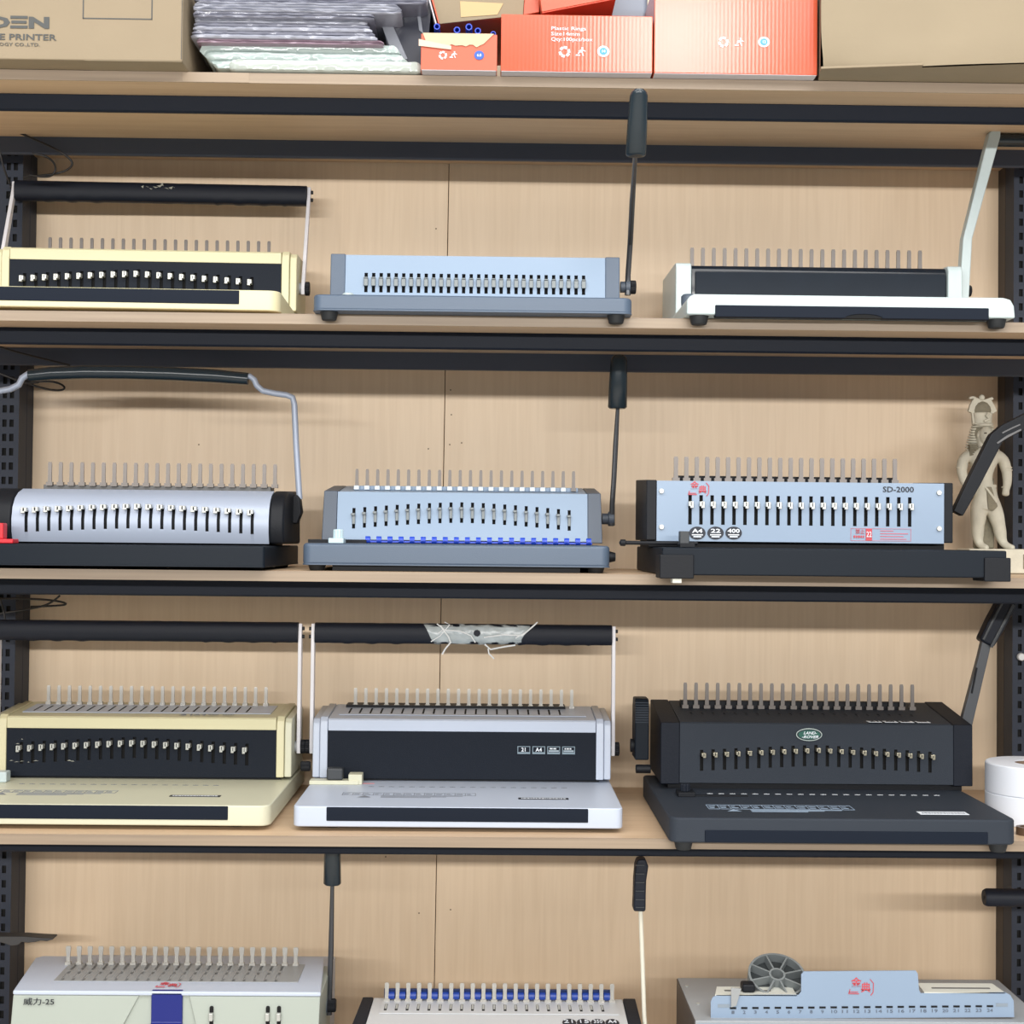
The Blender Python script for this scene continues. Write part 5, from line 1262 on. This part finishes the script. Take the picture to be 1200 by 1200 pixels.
b.tube([(p.x-.004, -.0105, p.z-.006), (p.x+.003, -.0125, p.z-.002), (p.x-.002, -.0125, p.z+.003), (p.x+.002, -.0135, p.z+.007)], [.0022, .0020, .0017, .0022], 8).build('cobra', STONE, st_, smooth=60)
# collar, belt, kilt, arm bands
b = MB(); R = []; c_ = g2(1152, 532)
for q, h in ((.010, .009), (.017, .005), (.0235, -.003), (.0240, -.006)):
    R.append([(c_.x+q*math.cos(2*PI*k_/32), -.001+q*.62*math.sin(2*PI*k_/32), c_.z+h-(.006*(math.sin(2*PI*k_/32) < 0)*abs(math.sin(2*PI*k_/32)))*q/.024) for k_ in range(32)])
b.rings(R).build('collar', STONED, st_, smooth=60)
b = MB(); R = []; c_ = g2(1155, 571); n = 60
for q, ry, h in ((.0150, .0118, .0010), (.0165, .0125, -.004), (.0190, .0150, -.018), (.0215, .0170, -.034), (.0215, .0168, -.036)):
    R.append([(c_.x+q*math.cos(2*PI*k_/n)*(1+.025*(k_ % 2)), ry*math.sin(2*PI*k_/n)*(1+.03*(k_ % 2)), c_.z+h+(.006*abs(math.cos(2*PI*k_/n)) if h < -.03 else 0)) for k_ in range(n)])
b.rings(R).build('kilt', STONE, st_, smooth=50)
MB().rings([[(c_.x+q*math.cos(2*PI*k_/32), q*.80*math.sin(2*PI*k_/32), c_.z+h) for k_ in range(32)] for q, h in ((.0158, -.002), (.0168, 0), (.0168, .003), (.0158, .004))]).build('belt', STONE, st_)
MB().prismy([(c_.x+x, c_.z+z) for x, z in ((-.004, .0), (.003, .0), (.009, -.018), (.013, -.030), (.006, -.037), (-.002, -.035), (-.003, -.020))], -.0185, -.0150).build('apron', STONED, st_, bevel=.001)
MB().prismy([(c_.x+x, c_.z+z) for x, z in ((-.008, -.001), (-.004, -.001), (.013, -.022), (.010, -.025))], -.0198, -.0180).build('sash', STONE, st_, bevel=.0008)
b = MB()
for px, py, rr_ in ((1179.3, 548, .0088), (1179.8, 551, .0086), (1178.5, 571, .0066), (1127, 548, .0088)):
    c2 = g2(px, py); b.rings([[(c2.x+q*math.cos(2*PI*k_/20), q*math.sin(2*PI*k_/20), c2.z+h) for k_ in range(20)] for q, h in ((rr_*.92, -.0012), (rr_, -.0006), (rr_, .0006), (rr_*.92, .0012))])
b.build('arm_bands', STONE, st_)
c_ = g2(1157, 600)
MB().box(c_.x-.016, c_.x+.014, .006, .022, g2(1152, 643).z, g2(1152, 560).z).build('back_pillar', STONED, st_, bevel=.003)
ph = g2(1152, 643).z
MB().box(g2(1128, 0).x, g2(1212, 0).x, -.040, .022, .0005, ph).build('plinth', STONE, st_, bevel=.0025)
b = MB()
for i in range(5): b.box(g2(1190+i*3.6, 0).x, g2(1192+i*3.6, 0).x, -.0412, -.0395, .008, ph-.008-.003*(i % 2))
b.build('plinth_carving', STONED, st_, bevel=.0004, seg=1)

# ------------------------------------------------------------------ cables and odd bits on the left
def cable(label, strands, y, rad=.0016):
    p0 = at(*strands[0][0], y); c = empty('black_cable', tuple(p0)); tag(c, label, 'cable', 'thin black cables at the left upright')
    for sidx, S in enumerate(strands):
        cu = bpy.data.curves.new('strand', 'CURVE'); cu.dimensions = '3D'; cu.bevel_depth = rad; cu.bevel_resolution = 2; cu.resolution_u = 6
        sp = cu.splines.new('NURBS'); sp.points.add(len(S)-1); sp.use_endpoint_u = True; sp.order_u = 3
        for i, (a, b_) in enumerate(S):
            q = at(a, b_, y+.004*math.sin(i*1.7)-.006*(sidx)); sp.points[i].co = (q.x-p0.x, q.y-p0.y, q.z-p0.z, 1)
        tmp = bpy.data.objects.new('tmp', cu); COL.objects.link(tmp); me = bpy.data.meshes.new_from_object(tmp.evaluated_get(bpy.context.evaluated_depsgraph_get())); bpy.data.objects.remove(tmp)
        me.materials.clear(); me.materials.append(mat('cable_black', (20, 20, 22), .5)); me.shade_smooth()
        o = bpy.data.objects.new('strand', me); COL.objects.link(o); o.parent = c
cable('thin black cable looping above the scuffed bar handle, under the topmost board', [[(-20, 138), (0, 146), (40, 163), (68, 176), (84, 187), (85, 195), (74, 202), (50, 206), (28, 207)], [(38, 180), (54, 182), (65, 192), (65, 202), (56, 209), (34, 205)], [(0, 178), (4, 200), (12, 216)]], .262)
cable('thin black cable loop behind the bent silver tube handle', [[(-20, 400), (0, 407), (35, 417), (82, 428)], [(36, 448), (58, 446), (72, 450), (77, 455), (70, 458), (52, 456), (34, 450)], [(0, 438), (14, 443), (30, 450), (45, 448)]], .262)
cable('thin black cable coil just under the third board from the top', [[(-10, 702), (20, 701), (60, 703), (80, 707), (72, 710), (36, 711)], [(70, 698), (62, 706), (42, 713), (0, 719)], [(0, 702), (4, 712), (6, 726)]], .262)
p = at(30, 1100, .30); o = MB()
out = [(-16, 1093), (0, 1095), (30, 1095), (50, 1096.5), (64, 1097), (65, 1098.5), (58, 1100.5), (50, 1100), (44, 1101.5), (36, 1102.5), (28, 1101.5), (24, 1105), (16, 1106), (8, 1103), (-16, 1098)]
q = [(at(a, b_, .30).x-p.x, at(a, b_, .30).z-p.z) for a, b_ in out]
o = o.prismy(q, -.012, .012).build('wavy_plate', mat('plate_grey', (66, 66, 68), .55), bevel=.001); o.location = tuple(p)
tag(o, 'thin dark grey plate with a scalloped edge sticking out from the left upright', 'plate')
p = at(1198, 770, .325); o = MB().lathe([(.005, 0), (.0062, .002), (.0062, .006), (.004, .009)], (0, 0, 0), 'y', 16).build('white_plug', mat('plug_white', (214, 216, 218), .4)); o.location = (p.x, .326, p.z)
tag(o, 'small white plug on the right upright, beside the charcoal binder lever', 'plug')

# ------------------------------------------------------------------ nest small pieces one level deeper, under the part that carries them
NEST = {'lever_groove': 'lever_bar', 'lever_slot': 'lever_bar', 'grip_rib': 'lever_grip', 'thumb_recess': 'grip_strip', 'lock_ribs': 'lock_block', 'lock_screw': 'lock_block',
        'base_rim': 'base', 'corner_block': 'base', 'arm_screw': 'handle_arm', 'tape_strand': 'tape_wrap', 'tape_hole': 'tape_wrap', 'icon_field': 'icon_box', 'icon_bar': 'icon_box',
        'icon_print': 'icon_box', 'sticker_block': 'warning_sticker', 'sticker_print': 'warning_sticker', 'badge_print': 'badge', 'badge_bar': 'badge', 'badge_inner': 'badge_ring',
        'scale_mark': 'number_plate', 'plate_slot': 'number_plate', 'plate_number': 'number_plate', 'pad': 'base', 'slit_print': 'top_plate', 'die_punch': 'die_plate',
        'axle': 'lever_rod', 'grip_spine': 'handle_grip', 'end_screw': 'handle_grip', 'flange_slot': 'flange', 'cover_frame': 'front_cover', 'screw': 'front_panel',
        'apron': 'kilt', 'sash': 'kilt', 'eye': 'face', 'cobra': 'crown_base', 'plinth_carving': 'plinth', 'tape_patch': 'kraft_flap', 'scuff': 'handle_grip', 'panel_scuff': 'front_panel'}
def basename(o): return o.name.split('.')[0]
def centre(o):
    c = sum((v.co for v in o.data.vertices), Vector())/max(1, len(o.data.vertices))
    return o.location+(o.rotation_euler.to_matrix() @ c)
for top in [o for o in COL.objects if o.parent is None and o.type == 'EMPTY']:
    kids = list(top.children)
    for k_ in kids:
        want = NEST.get(basename(k_))
        if not want: continue
        hosts = [h for h in kids if basename(h) == want and h.parent == top and h.location.length < 1e-6 and h.type == 'MESH']
        if not hosts: continue
        c = centre(k_); k_.parent = min(hosts, key=lambda h: (centre(h)-c).length)
